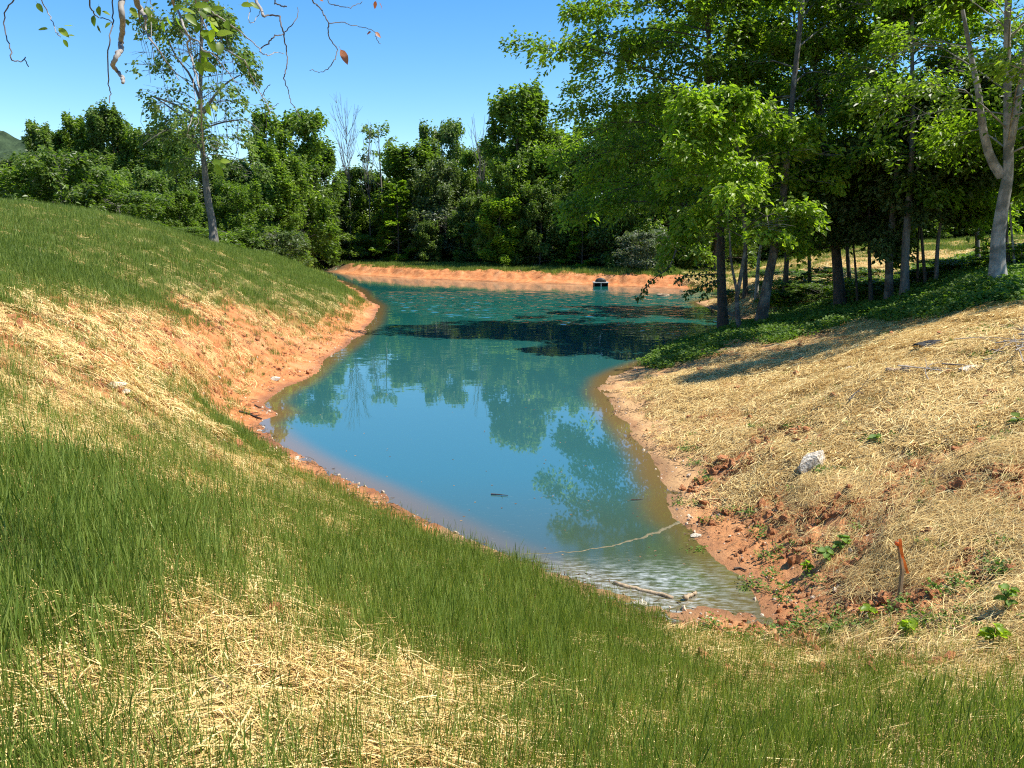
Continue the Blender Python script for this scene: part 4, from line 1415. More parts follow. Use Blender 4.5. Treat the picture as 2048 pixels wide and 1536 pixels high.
def build_clods():
    rng0 = np.random.default_rng(13)
    protos = [lump_mesh(rng0, M_CLOD, .65, 'clod', 2, .38) for _ in range(6)]
    P, Sx, Rv, I = [], [], [], []
    for (n, r0, r1, seed) in [(24000, 3, 13, 41), (16000, 12, 34, 42)]:
        rng, x, y, z, d, r = scatter_points(n, r0, r1, math.radians(40), seed)
        g, s, red = cover(x, y, z)
        cl = fbm(x * 2.3, y * 2.3, 3, 81)
        pr_ = np.clip(red * 1.4 - .25, 0, 1) * sstep(.53 - .12 * red, .66 - .12 * red, cl) * 1.2 + .03
        pr_ = pr_ * np.where(x < 0, .6, 1.0)
        keep = (rng.random(n) < pr_ * np.where(d < .8, .35, 1)) & (d > .2)
        x, y, z, r = x[keep], y[keep], z[keep], r[keep]; m = len(x)
        P.append(np.stack([x, y, z], 1)); Sx.append(np.minimum(.014 + rng.exponential(.017, m), .09) * np.where(r > 12, 1.35, 1)); Rv.append(rng.uniform(0, 6.28, (m, 3))); I.append(rng.integers(0, 6, m))
    P = np.concatenate(P); print('clods', len(P))
    scatter('dirt_clods', 'broken red clay clods on the banks', P, np.concatenate(Sx), np.concatenate(Rv), np.concatenate(I), protos)
    fl = []
    for q in range(6):
        mb = MB()
        for _ in range(7):
            c = np.array([rng0.normal(0, .12), rng0.normal(0, .12), rng0.uniform(.005, .03)])
            if rng0.random() < .5:
                b = rng0.uniform(0, 6.28); u = np.array([math.cos(b), math.sin(b), rng0.normal(0, .15)]) * rng0.uniform(.03, .11)
                V, Q = tube([c - u, c + rng0.normal(0, .006, 3), c + u], [.004, .0045, .002], 4, False); mb.add(V, Q)
            else:
                V, Q = leaves(c[None], rng0.normal(0, 1, (1, 3)) * [1, 1, .3], np.array([[0, 0, 1.]]) + rng0.normal(0, .4, (1, 3)), np.array([rng0.uniform(.03, .07)]), np.array([rng0.uniform(.02, .04)])); mb.add(V, Q)
        fl.append(mb.mesh('fleck', M_DEB, False))
    rng, x, y, z, d, r = scatter_points(26000, 3, 36, math.radians(40), 44)
    pr_ = .10 + .55 * sstep(.52, .62, fbm(x * 1.4, y * 1.4, 3, 85)) * (d < 4)
    keep = (d > .02) & (rng.random(len(x)) < pr_)
    x, y, z = x[keep], y[keep], z[keep]; m = len(x); rv, _ = slope_rot(x, y, rng)
    scatter('plant_debris', 'dead twigs and leaf bits strewn on the banks', np.stack([x, y, z], 1), rng.uniform(.6, 1.3, m), rv, rng.integers(0, 6, m), fl)
    protos = [lump_mesh(rng0, M_PEB, .6, 'pebble', 1, .25) for _ in range(4)]
    rng, x, y, z, d, r = scatter_points(60000, 4, 34, math.radians(34), 43)
    keep = ((d > -.05) & (d < 1.3) & (rng.random(len(x)) < .13)) | ((d > 1.3) & (rng.random(len(x)) < .008))
    x, y, z = x[keep], y[keep], z[keep]; m = len(x)
    scatter('pebbles', 'small pale pebbles along the waterline', np.stack([x, y, z], 1), np.minimum(.010 + rng.exponential(.009, m), .05), rng.uniform(0, 6.28, (m, 3)), rng.integers(0, 4, m), protos)
build_clods()

# broad-leaved ground cover under the right-hand trees
def cover_tuft(rng, n, rad, h, leaf):
    P = np.stack([rng.normal(0, rad * .5, n), rng.normal(0, rad * .5, n), h * rng.random(n) ** .8], 1)
    U = rng.normal(0, 1, (n, 3)); U[:, 2] *= .35
    Nn = rng.normal(0, .45, (n, 3)); Nn[:, 2] += 1
    L = leaf * rng.uniform(.6, 1.2, n)
    V, Q = leaves(P, U, Nn, L, L * .75, .12)
    mb = MB(); mb.add(V, Q, np.clip(rng.normal(.5, .22, n), 0, 1))
    return mb

def build_cover():
    rng0 = np.random.default_rng(14)
    protos = [cover_tuft(rng0, 46, .34, .26, .11).mesh('ivy_tuft', M_COVER, False) for _ in range(6)]
    poly = np.array([(1300, 716), (1345, 700), (1440, 664), (1560, 640), (1700, 600), (1850, 545), (1960, 520), (2200, 500), (2200, 572), (2060, 590), (1960, 608), (1830, 628),
                     (1700, 634), (1600, 656), (1500, 674), (1400, 698), (1320, 718)], float)
    rng, x, y, z, d, r = scatter_points(90000, 18, 48, math.radians(41), 51, 0.05)
    px, py = project(x, y, z)
    px2 = px + (fbm(x, y, 3, 5) - .5) * 60; py2 = py + (fbm(x * 1.3, y * 1.3, 3, 6) - .5) * 34
    ins = signed_dist(px2, py2, poly) < 0
    strag = (signed_dist(px2, py2, poly) < 18) & (rng.random(len(x)) < .10)
    # a streak of weeds along the old rut on the left hill
    rut = densify(np.array([(410, 522), (470, 548), (520, 566), (560, 580)], float), 4)[:60]
    keep = (ins | strag) & (d > .05) & (rng.random(len(x)) < np.where(fbm(x * .9, y * .9, 3, 66) > .47, .8, .12))
    P = [np.stack([x[keep], y[keep], z[keep]], 1)]
    pts = []
    for (a, b_) in [(408, 520), (440, 536), (470, 548), (500, 558), (530, 570), (556, 580)]:
        for _ in range(16):
            pts.append(on_ground_fast(a + rng.normal(0, 12), b_ + rng.normal(0, 2.5)))
    for (a, b_, n_) in [(1990, 655, 18), (1940, 690, 14), (1975, 720, 14), (1750, 885, 6), (2010, 560, 10), (1960, 860, 5)] + [(random.uniform(1380, 2040), random.uniform(740, 1290), 2) for _ in range(90)] + [(random.uniform(60, 560), random.uniform(600, 860), 2) for _ in range(30)]:
        for _ in range(n_):
            pts.append(on_ground_fast(a + rng.normal(0, 22), b_ + rng.normal(0, 8)))
    P.append(np.array(pts)); P = np.concatenate(P); m = len(P); print('cover', m)
    sc = rng.uniform(.6, 1.15, m); sc[len(P) - len(pts):] *= .34
    scatter('ground_cover', 'green creeper and weeds carpeting the ground under the trees', P, sc, np.stack([rng.normal(0, .1, m), rng.normal(0, .1, m), rng.uniform(0, 6.28, m)], 1), rng.integers(0, 6, m), protos)

def on_ground_fast(px, py):
    a, b, c = ray(px, py)
    t = np.linspace(3, 75, 260)
    z, _ = height(a * t, b * t, False)
    gap = CAM_H + c * t - z
    i = int(np.argmax(gap < 0))
    t1 = t[i]; t0 = t[max(i - 1, 0)]
    g1, g0 = gap[i], gap[max(i - 1, 0)]
    tt = t0 + (t1 - t0) * g0 / max(g0 - g1, 1e-6)
    return (a * tt, b * tt, CAM_H + c * tt)
build_cover()

# ------------------------------------------------------------------ low dark branches hanging in front of the pond
def hanging_branch(label, pts, Y, seed, n=70, leaf=.14, lm=None):
    rng = np.random.default_rng(seed)
    W = [at_y(a, b_, Y + rng.normal(0, .1)) for (a, b_) in pts]
    o0 = np.array(W[0]); P = smooth_path(np.array(W) - o0, 10)
    root = thing('hanging_branch', label, 'branch', tuple(o0))
    mb = MB(); V, Q = tube(P, np.linspace(.03, .008, 10), 5, False); mb.add(V, Q)
    link('stem', mb.mesh('stem', M_BARK_D), root)
    t = rng.uniform(.15, 1, n) * 9; i = np.minimum(t.astype(int), 8); f = (t - i)[:, None]
    q = P[i] * (1 - f) + P[i + 1] * f + rng.normal(0, .07, (n, 3))
    U = rng.normal(0, .6, (n, 3)); U[:, 2] -= 1.0
    Nn = rng.normal(0, 1, (n, 3)); L = leaf * rng.uniform(.7, 1.3, n)
    V, Q = leaves(q, U, Nn, L, L * .6)
    c = MB(); c.add(V, Q, rng.uniform(0, .4, n)); o = link('foliage', c.mesh('foliage', lm or M_DARK, False), root); o['kind'] = 'stuff'  # low tones only: the backlit shade is put into the leaf colour
hanging_branch('dark leafy branch hanging lowest over the water left of the trunks', [(1352, 500), (1338, 535), (1310, 555), (1288, 580), (1272, 602)], 26.5, 701, 80)
hanging_branch('upper dark branch reaching left from the leftmost trunk over the pond', [(1446, 546), (1420, 549), (1390, 550), (1362, 553), (1352, 566)], 27.5, 702, 90)
hanging_branch('lower dark branch drooping left from the leftmost trunk', [(1446, 556), (1420, 566), (1398, 575), (1382, 582), (1366, 592)], 27.2, 703, 90)
hanging_branch('small dark sprig between the two left trunk branches', [(1440, 560), (1425, 572), (1412, 586), (1398, 596)], 27.6, 704, 45)

# ------------------------------------------------------------------ overhanging branch close to the camera
def build_overhang():
    rng = np.random.default_rng(801)
    root = thing('overhanging_branch', 'bare and leafy twigs hanging into the top left of the view', 'branch', (0, 0, 0))
    def stem(pts, D, w0, w1, mat, top=True, nm='twig'):
        if top and pts[0][1] <= 2:
            pts = [(pts[0][0] - (pts[1][0] - pts[0][0]) * .8, -70)] + pts
        n = len(pts)
        W = [np.array(at_d(a, b_, D + .18 * math.sin(i * 1.3 + pts[0][0]))) for i, (a, b_) in enumerate(pts)]
        P = smooth_path(W, n * 4)
        P = P + rng.normal(0, .0016, P.shape)
        V, Q = tube(P, np.linspace(w0, w1, len(P)) * .5 / FPX * D, 8 if w0 > 5 else 6)
        mb = MB(); mb.add(V, Q)
        link(nm, mb.mesh(nm, mat), root)
        return P
    tops = []
    T = [
        ([(243, 0), (245, 39), (243, 64), (241, 84), (242, 98), (236, 109), (226, 128), (226, 133), (236, 145), (245, 154), (248, 164)], 3.0, 10, 5.5, M_TWIG),
        ([(272, 0), (283, 22), (290, 38)], 3.1, 13, 6, M_TWIG),
        ([(290, 38), (292, 60), (302, 80), (320, 103), (333, 125), (347, 141), (357, 160)], 3.1, 4.0, 1.6, M_TWIG),
        ([(276, 20), (281, 45), (287, 70)], 3.05, 3, 1.4, M_TWIG_D),
        ([(226, 0), (226, 43), (222, 59), (217, 98), (217, 152), (220, 184), (218, 205)], 2.8, 2.4, 1.8, M_TWIG_D),
        ([(345, 0), (353, 16), (363, 39), (372, 62), (378, 76), (376, 92), (384, 121), (392, 150), (400, 190), (404, 258), (410, 308), (424, 318)], 3.2, 5, 1.6, M_TWIG),
        ([(378, 76), (396, 84), (408, 101), (427, 109), (443, 129), (460, 150), (474, 166)], 3.2, 3.2, 1.5, M_TWIG),
        ([(28, 0), (10, 24), (10, 65), (22, 97), (24, 119), (40, 124), (50, 117), (55, 132)], 2.6, 2.2, 1.6, M_TWIG_D),
        ([(84, 0), (96, 24), (107, 48), (113, 66), (121, 74)], 2.7, 2.0, 1.2, M_TWIG),
        ([(512, 0), (523, 19), (528, 33)], 3.3, 6.5, 5, M_TWIG),
        ([(528, 33), (537, 31), (558, 32), (561, 44), (568, 67), (570, 84), (574, 104), (574, 123), (571, 146), (569, 158), (575, 176), (579, 193), (588, 214), (602, 236)], 3.3, 3.2, 1.2, M_TWIG_D),
        ([(569, 65), (586, 47), (596, 26), (594, 15)], 3.3, 1.8, 1.1, M_TWIG_D),
        ([(568, 68), (552, 72), (544, 76), (535, 88), (520, 97)], 3.3, 2.0, 2.4, M_TWIG_D),
        ([(405, 8), (424, 24), (440, 35), (472, 56), (496, 76), (519, 97), (521, 105), (537, 111), (551, 105), (568, 107)], 3.4, 3.0, 1.3, M_TWIG),
        ([(390, 0), (415, 60), (450, 97), (486, 118), (498, 141), (507, 165), (524, 190), (540, 221), (538, 229)], 3.35, 3.0, 1.4, M_TWIG),
        ([(540, 221), (548, 213), (557, 206)], 3.35, 1.5, 1.0, M_TWIG_D),
        ([(524, 190), (533, 176), (541, 168)], 3.35, 1.5, 1.0, M_TWIG_D),
        ([(625, 0), (637, 11), (647, 30), (658, 47), (657, 69), (668, 88), (674, 97), (672, 112), (663, 128), (654, 139), (639, 144), (619, 140)], 3.0, 2.8, 1.1, M_TWIG_D),
        ([(658, 47), (686, 45), (704, 51), (725, 54), (746, 62), (753, 76), (760, 88)], 3.0, 1.6, 1.0, M_TWIG_D),
        ([(656, 0), (667, 9), (681, 12), (704, 14), (725, 4)], 3.05, 1.6, 1.2, M_TWIG_D),
        ([(549, 0), (552, 7), (563, 11), (575, 13)], 3.1, 2.6, 2.0, M_TWIG_D),
        ([(495, 0), (500, 18), (497, 40), (505, 45), (520, 24)], 3.2, 1.5, 1.2, M_TWIG),
        ([(300, 0), (306, 12), (302, 40), (306, 100), (308, 122)], 3.6, 1.6, 1.0, M_TWIG),
        ([(178, 0), (184, 20), (196, 34), (214, 38), (224, 46)], 2.9, 2.6, 1.4, M_TWIG_D),
        ([(378, 76), (386, 120), (388, 170), (392, 214)], 3.25, 2, 1.2, M_TWIG),
        ([(392, 214), (384, 236), (376, 262), (380, 276)], 3.25, 1.8, 1.0, M_TWIG),
        ([(392, 214), (396, 240), (390, 262)], 3.25, 1.6, 1.0, M_TWIG),
    ]
    for t in T:
        P = stem(*t)
        if t[0][0][1] <= 2: tops.append(P[0])
    # bough above the frame that carries them, and the tree it grows from
    tops = sorted(tops, key=lambda q: q[0])
    x0 = np.array([-5.6, -0.4, 5.6])
    line = [x0, np.array([-4.4, 1.2, 6.1])] + [q + [0, .02, .04] for q in tops[::3]] + [tops[-1] + [.7, .3, .3]]
    P = smooth_path(line, 40)
    V, Q = tube(P, np.linspace(.055, .010, 40), 7, False); mb = MB(); mb.add(V, Q); link('bough', mb.mesh('bough', M_TWIG), root)
    for q in tops:
        i = int(np.argmin(np.linalg.norm(P - q, axis=1)))
        V, Q = tube([P[i], (P[i] + q) / 2 + [0, 0, .02], q], [.006, .005, .004], 5, False); mb = MB(); mb.add(V, Q); link('twig', mb.mesh('twig', M_TWIG), root)
    zg = ground(-5.8, -.6)
    V, Q = tube(smooth_path([(-5.9, -.6, zg - .3), (-5.8, -.55, zg + 1.6), (-5.6, -.4, 5.6), (-5.5, -.3, 8.5)], 14), np.linspace(.2, .1, 14), 10, False)
    mb = MB(); mb.add(V, Q); link('trunk', mb.mesh('trunk', M_BARK_G), root)
    # leaves, each one a part
    def leafmesh(mat, seed, L=1.0, W=.55):
        r = np.random.default_rng(seed)
        n = 7; V = []; Q = []
        for i in range(n):
            t = i / (n - 1); w = W * .5 * math.sin(math.pi * min(1, t ** .8 * 1.0)) ** .8 if 0 < t < 1 else .004
            dz = -.16 * t * t
            V += [(t * L, w, dz + w * .22 + r.normal(0, .012)), (t * L, 0, dz), (t * L, -w, dz + w * .22 + r.normal(0, .012))]
        for i in range(n - 1):
            for j in range(2):
                a = i * 3 + j; Q.append((a, a + 3, a + 4, a + 1))
        V += [(-.22, .012, .03), (-.22, -.012, .03), (0, -.012, 0), (0, .012, 0)]
        m_ = len(V) - 4; Q.append((m_, m_ + 1, m_ + 2, m_ + 3))
        return quad_mesh('leaf', np.array(V), np.array(Q), True, {'var': ('FACE', np.full(len(Q), r.uniform(.2, .9)))}, [mat])
    lms = [leafmesh(M_OVER, i) for i in range(5)]; dms = [leafmesh(M_DRY, 40 + i) for i in range(3)]; kms = [leafmesh(M_BEECH, 60 + i) for i in range(3)]
    LV = [(117, 56, 20, -40, 0), (126, 79, 14, -70, 0), (96, 58, 16, 180, 2), (128, 52, 16, 10, 0), (74, 6, 16, -60, 2), (130, 72, 18, 5, 0),
          (197, 12, 18, -80, 2), (188, 30, 18, -100, 2), (204, 22, 14, -20, 2), (222, 45, 14, -140, 2), (196, 50, 14, -100, 2), (262, 14, 20, -60, 2), (268, 28, 16, -20, 0),
          (252, 38, 14, -60, 2), (270, 44, 14, -120, 2), (296, 38, 20, -15, 2), (294, 14, 18, -70, 2), (290, 24, 16, -10, 2), (304, 12, 12, 20, 2),
          (326, 40, 20, -100, 2), (334, 30, 20, -75, 0), (345, 20, 22, 20, 0), (352, 32, 22, -85, 2), (362, 18, 24, -10, 0), (370, 28, 26, -40, 2), (384, 34, 22, -70, 2),
          (388, 12, 26, 5, 0), (404, 14, 26, -15, 0), (396, 22, 24, -40, 2), (410, 34, 28, -30, 0), (420, 44, 28, -55, 0), (404, 60, 34, -45, 0), (414, 76, 28, -60, 0), (432, 70, 30, 15, 0), (440, 84, 26, -85, 2),
          (428, 58, 24, -120, 0), (422, 20, 24, 10, 0), (396, 44, 20, -110, 2), (400, 104, 24, -20, 0), (404, 128, 30, -25, 0), (392, 122, 26, -70, 2), (408, 110, 22, -100, 2), (376, 112, 16, -140, 2),
          (414, 204, 26, -80, 0), (408, 200, 16, -150, 0), (420, 208, 18, -40, 0), (388, 212, 12, -100, 0), (424, 322, 26, -25, 0), (430, 328, 26, -60, 0), (440, 322, 18, 0, 0),
          (482, 10, 22, 0, 0), (498, 6, 20, -20, 0), (452, 40, 20, -70, 0),
          (681, 99, 28, -62, 1), (742, 64, 12, 190, 1), (750, 64, 14, -40, 1), (752, 2, 14, -110, 1), (758, 4, 14, -60, 1), (640, 0, 8, -20, 1)]
    for i, (a, b_, L, ang, kd) in enumerate(LV):
        me = [lms, dms, kms][kd][i % [5, 3, 3][kd]]
        D = 3.0 + .25 * math.sin(a * .05)
        p = Vector(at_d(a, b_, D))
        o = link('leaf', me, root)
        s = L / FPX * D
        an = math.radians(ang)
        U = Vector((math.cos(an), rng.normal(0, .35), math.sin(an) )).normalized()
        Nn = Vector((rng.normal(0, .5), -.75 + rng.normal(0, .3), .55))
        Nn = (Nn - U * Nn.dot(U)).normalized(); Sd = Nn.cross(U)
        o.matrix_local = Matrix.Translation(p) @ Matrix((U, Sd, Nn)).transposed().to_4x4() @ Matrix.Scale(s, 4)
        # stalk to the nearest twig is part of the leaf mesh
build_overhang()

# ------------------------------------------------------------------ things on the banks and in the water
rng = np.random.default_rng(900)
def rock(name, label, px, py, size, mat, flat=.7, rot=(0, 0, 0), aspect=(1, 1, 1), sub=3, rough=.22, cat='stone', sink=.25):
    x, y, z = on_ground(px, py)
    me = lump_mesh(rng, mat, flat, name, sub, rough)
    o = thing(name, label, cat, (x, y, z + size * (flat - sink) * .5), None, me)
    o.scale = (size * aspect[0], size * aspect[1], size * aspect[2]); o.rotation_euler = rot
    return o

def slab_rock(name, label, px, py, size, mat, rot, sink=.3):
    """angular quartz block: an irregular hull"""
    import bmesh
    x, y, z = on_ground(px, py)
    bm = bmesh.new()
    pts = [(-1, -.35, -.45), (-.85, .4, -.4), (-.95, -.1, .15), (.2, -.6, -.5), (.9, -.45, -.4), (1.05, .35, -.35), (.1, .65, -.45), (-.5, -.4, .35), (.1, -.5, .62), (.75, -.3, .85), (.95, .2, .7), (.2, .45, .6), (-.45, .4, .4), (1.0, -.1, .1), (.45, -.62, .1)]
    for p in pts: bm.verts.new(Vector(p) + Vector(rng.normal(0, .05, 3)))
    bmesh.ops.convex_hull(bm, input=bm.verts)
    bmesh.ops.subdivide_edges(bm, edges=bm.edges[:], cuts=2, use_grid_fill=True)
    for v in bm.verts: v.co += Vector(rng.normal(0, .025, 3))
    me = bpy.data.meshes.new(name); bm.to_mesh(me); bm.free(); me.materials.append(mat)
    o = thing(name, label, 'stone', (x, y, z + size * .45), None, me)
    o.scale = (size,) * 3; o.rotation_euler = rot
slab_rock('white_stone', 'large white angular stone lying on the straw of the right bank', 1622, 940, .20, M_STONE, (0, -.15, .2))
rock('half_buried_stone', 'pale half buried stone near the brush on the upper right bank', 1946, 744, .17, M_STONE, .55, (0, 0, .3), (1.3, .8, .8))
M_CHAR = plain_mat('black_charred_wood', [(.3, (.006, .006, .006)), (.7, (.035, .034, .032))], 8, .7, .8, .04)
rock('black_rock', 'black charred lump on the right bank straw', 1858, 700, .20, M_CHAR, .7, (0, .1, .2), (1.25, .9, .85), 3, .35)
M_LOG = bark_mat('weathered_log', (.16, .10, .055), (.42, .30, .18), 20, .6)
M_LOGP = bark_mat('bleached_log', (.22, .15, .085), (.46, .35, .22), 16, .5)
def log(name, label, a, b, r, mat, zoff=0., seed=1, cat='log', level=None, knots=0, taper=.7):
    if level is None:
        A = np.array(on_ground(*a)); B = np.array(on_ground(*b))
    else:
        A = np.array(at_z(*a, level)); B = np.array(at_z(*b, level))
    rg = np.random.default_rng(seed)
    o0 = (A + B) / 2
    n = 12; t = np.linspace(0, 1, n)[:, None]
    P = A * (1 - t) + B * t - o0 + np.array([0, 0, zoff]); P[1:-1] += rg.normal(0, r * .25, (n - 2, 3))
    V, Q = tube(P, r * (1 - (1 - taper) * t[:, 0]) * rg.uniform(.88, 1.1, n), 8)
    mb = MB(); mb.add(V, Q)
    o = thing(name, label, cat, tuple(o0), None, mb.mesh(name, mat))
    return o
log('log_stub', 'short brown log stub half sunk in the straw of the right bank', (1776, 752), (1822, 748), .075, M_LOG, .03, 2, taper=1.2)
log('drift_log', 'long peeled log lying half sunk along the near waterline', (1228, 1166), (1346, 1196), .028, M_LOGP, .0, 3, level=.008)
log('drift_stick', 'short pale stick end poking out of the water beside the peeled log', (1368, 1196), (1393, 1184), .026, M_LOGP, .0, 4, cat='stick', level=.03)
M_WETSTICK = bark_mat('wet_stick', (.018, .012, .009), (.07, .05, .035), 30, .4)
def stick(label, pts, r, mat=M_WETSTICK, level=None, forks=2, seed=5):
    rg = np.random.default_rng(seed)
    W = [np.array(on_ground(*q)) if level is None else np.array(at_z(*q, level)) for q in pts]
    o0 = W[0].copy(); P = smooth_path(np.array(W) - o0 + np.array([0, 0, r * .8]), 10)
    mb = MB(); V, Q = tube(P, np.linspace(r, r * .4, 10), 5, False); mb.add(V, Q)
    L = np.linalg.norm(P[-1] - P[0])
    for _ in range(forks):
        i = rg.integers(2, 8); d_ = norm(P[-1] - P[0]); e = P[i] + (d_ + np.array([rg.normal(0, .6), rg.normal(0, .6), .25])) * L * .22
        V, Q = tube([P[i], e], [r * .5, r * .2], 4, False); mb.add(V, Q)
    return thing('fallen_stick', label, 'stick', tuple(o0), None, mb.mesh('fallen_stick', mat))
stick('dark wet stick lying on the left clay beach', [(478, 826), (492, 830), (508, 834), (524, 840)], .032, forks=4)
stick('short dark curved stick above the wet stick on the left beach', [(510, 812), (516, 815), (523, 817)], .02, forks=1, seed=6)
stick('dark stick at the lower left water edge', [(502, 866), (512, 868), (522, 871)], .018, forks=2, seed=7)
stick('thin dark stick floating in the middle of the near water', [(982, 989), (998, 990), (1016, 992)], .012, level=.004, forks=1, seed=8)
stick('thin dark twig floating near the right shore', [(1262, 1000), (1274, 1000), (1286, 999)], .010, level=.004, forks=0, seed=9)
stick('grey twig on the right beach near the mud', [(1468, 1142), (1480, 1140), (1492, 1146)], .018, forks=2, seed=10)
stick('bent dark twig on the mud below the puddle', [(1560, 1244), (1585, 1246), (1606, 1256)], .016, forks=2, seed=11)
stick('pale bowed stick below the large beech', [(1945, 594), (1985, 582), (2028, 585)], .022, M_TWIG, forks=2, seed=12)
stick('thin brown stick on the straw right of the white stone', [(1866, 828), (1880, 826), (1892, 822)], .016, M_LOG, forks=0, seed=13)

SMALL = [('grey flat stone with a pale top on the right bank above the log stub', 1704, 740, .085), ('small dark stone below the log stub on the right bank', 1700, 862, .06),
         ('pale stone at the grassy waterline left of the peeled log', 1282, 1212, .075), ('white pebble stone at the right mud edge', 1392, 1074, .06),
         ('pale stone in the straw of the left bank beside the red furrow', 232, 776, .10), ('second pale stone just right of the furrow stone', 252, 788, .07),
         ('pale stone at the top of the left beach', 550, 762, .12), ('small white stone on the near left shore', 594, 918, .06),
         ('cream stone on the left shore just below the stick', 518, 862, .05), ('grey stone under the trees at the edge of the creeper', 1594, 668, .16),
         ('pale clod of dry clay in the grass at lower left', 322, 1258, .06), ('orange clod by the leaf at the bottom of the straw', 655, 1400, .035)]
for i, (lab, px, py, s_) in enumerate(SMALL):
    m_ = M_STONE if ('pale' in lab or 'white' in lab or 'cream' in lab) else (M_CLOD if 'clod' in lab else M_BARK_G)
    if 'clod' in lab: m_ = M_CLOD
    rock('stone', lab, px, py, s_, m_, .6, (0, 0, i * 1.1), (1.3, .9, .9), 2, .25)
rock('clay_clod', 'red clay boulder at the tip of the right bank', 1334, 728, .16, M_CLOD, .8, (0, 0, 1), (1.2, 1, 1), 3, .35, 'clod')
rock('clay_clod', 'biggest red clod on the right bank above the stake', 1860, 1070, .075, M_CLOD, .8, (0, 0, 2), (1.3, 1, 1), 3, .35, 'clod')

# survey stake with flagging tape
def stake():
    import bmesh
    x, y, z = on_ground(1799, 1194)
    D = math.hypot(x, y)
    x1, y1, z1 = at_y(1797, 1082, y)
    H = z1 - z
    root = thing('survey_stake', 'thin wooden survey stake with orange flagging tape on the right bank', 'stake', (x, y, z))
    mw = bark_mat('stake_wood', (.22, .15, .08), (.40, .29, .17), 30, .2)
    mb = MB(); V, Q = tube([(0, 0, -.1), (.0, 0, H * .5), (x1 - x, 0, H)], [.022, .022, .021], 4)
    V[:, 1] *= .5; mb.add(V, Q); link('post', mb.mesh('post', mw, False), root)
    mt, nt, nd, lk = new_mat('orange_tape')
    pr = N_(nd, 'ShaderNodeBsdfPrincipled'); pr.inputs['Base Color'].default_value = (.85, .20, .035, 1); pr.inputs['Roughness'].default_value = .4
    tr = N_(nd, 'ShaderNodeBsdfTranslucent'); tr.inputs['Color'].default_value = (.9, .25, .05, 1)
    mx = N_(nd, 'ShaderNodeMixShader'); mx.inputs[0].default_value = .35; lk.new(pr.outputs[0], mx.inputs[1]); lk.new(tr.outputs[0], mx.inputs[2])
    o_ = N_(nd, 'ShaderNodeOutputMaterial'); lk.new(mx.outputs[0], o_.inputs[0])
    k_ = D / FPX
    def ribbon(pts, w, nm):
        V = []
        for i, (a, b_, tw) in enumerate(pts):
            q = at_y(a, b_, y - .03 - .01 * math.sin(i * 1.4))
            p = np.array([q[0] - x, q[1] - y, q[2] - z])
            V += [p + np.array([-math.cos(tw), .4 * math.sin(tw), .0]) * w * .5, p + np.array([math.cos(tw), -.4 * math.sin(tw), .0]) * w * .5]
        Q = [(2 * i, 2 * i + 1, 2 * i + 3, 2 * i + 2) for i in range(len(pts) - 1)]
        b2 = MB(); b2.add(V, Q); link(nm, b2.mesh(nm, mt), root)
    ribbon([(1800, 1078, 0), (1801, 1088, .2), (1802, 1098, .4), (1804, 1108, .1), (1806, 1116, -.3)], .030, 'tape_tail')
    ribbon([(1805, 1114, 1.2), (1809, 1122, .9), (1811, 1132, .1), (1814, 1142, -.3), (1816, 1147, 0)], .030, 'tape_tail')
    mb = MB(); V, Q = tube([(x1 - x, 0, H * .93), (x1 - x, 0, H * .955), (x1 - x, 0, H * .985)], [.030, .032, .029], 8); mb.add(V, Q)
    link('tape_knot', mb.mesh('tape_knot', mt), root)
stake()

# broad-leaved weeds
def weed(label, px, py, h, n, leaf, mat, seed):
    rg = np.random.default_rng(seed)
    x, y, z = on_ground(px, py)
    root = thing('weed_plant', label, 'plant', (x, y, z))
    st = MB()
    for s_ in range(max(1, n // 5)):
        a = rg.uniform(0, 6.28); e = np.array([math.cos(a), math.sin(a), 0]) * h * .25 * (s_ > 0) + [0, 0, h * rg.uniform(.8, 1)]
        V, Q = tube(smooth_path([(0, 0, -.02), e * .5 + rg.normal(0, .01, 3), e], 5), np.linspace(.006, .003, 5), 5, False); st.add(V, Q)
    link('stem', st.mesh('stem', M_COVER), root)
    for i in range(n):
        t = rg.uniform(.35, 1); a = i * 2.4
        P = np.array([[math.cos(a) * .03 * h, math.sin(a) * .03 * h, h * t]]); U = np.array([[math.cos(a), math.sin(a), rg.uniform(-.2, .5)]])
        Nn = np.array([[rg.normal(0, .2), rg.normal(0, .2) - .3, 1.]])
        L = np.array([leaf * rg.uniform(.7, 1.2)])
        U = norm(U); S2 = np.cross(U, norm(Nn)); rows = []
        for tt, w in ((0, .08), (.2, .75), (.45, 1.0), (.75, .7), (1.0, .05)):
            c = P + U * L * tt - np.array([[0, 0, .25 * L[0] * tt * tt]])
            rows += [c + S2 * L * .38 * w + [0, 0, .02], c, c - S2 * L * .38 * w + [0, 0, .02]]
        V = np.concatenate(rows); Q = []
        for q in range(4):
            for j in range(2): b_ = q * 3 + j; Q.append((b_, b_ + 3, b_ + 4, b_ + 1))
        mb = MB(); mb.add(V, Q, np.full(len(Q), rg.uniform(.3, .95))); link('leaf', mb.mesh('leaf', mat), root)
weed('small dark weed beside the clods left of the stake', 1651, 1130, .17, 9, .10, M_COVER, 1)
weed('second weed just right of the small dark weed', 1682, 1108, .20, 9, .10, M_COVER, 2)
weed('bright round leaved weed left below the stake', 1737, 1246, .15, 9, .08, M_BRIGHT, 3)
weed('lime green seedling at the edge of the grass below the stake', 1812, 1282, .15, 8, .085, M_BRIGHT, 4)
weed('broad leaved weed with yellow leaves near the right edge', 1985, 1300, .20, 11, .095, M_BRIGHT, 5)
weed('tall dark weed casting shadow at the right edge', 2012, 1235, .24, 12, .09, M_COVER, 6)
weed('low weed on the straw right of the white stone', 1752, 890, .12, 9, .12, M_COVER, 7)
weed('dark leaved weed at the right edge of the straw', 2036, 856, .14, 7, .14, M_DARK, 8)
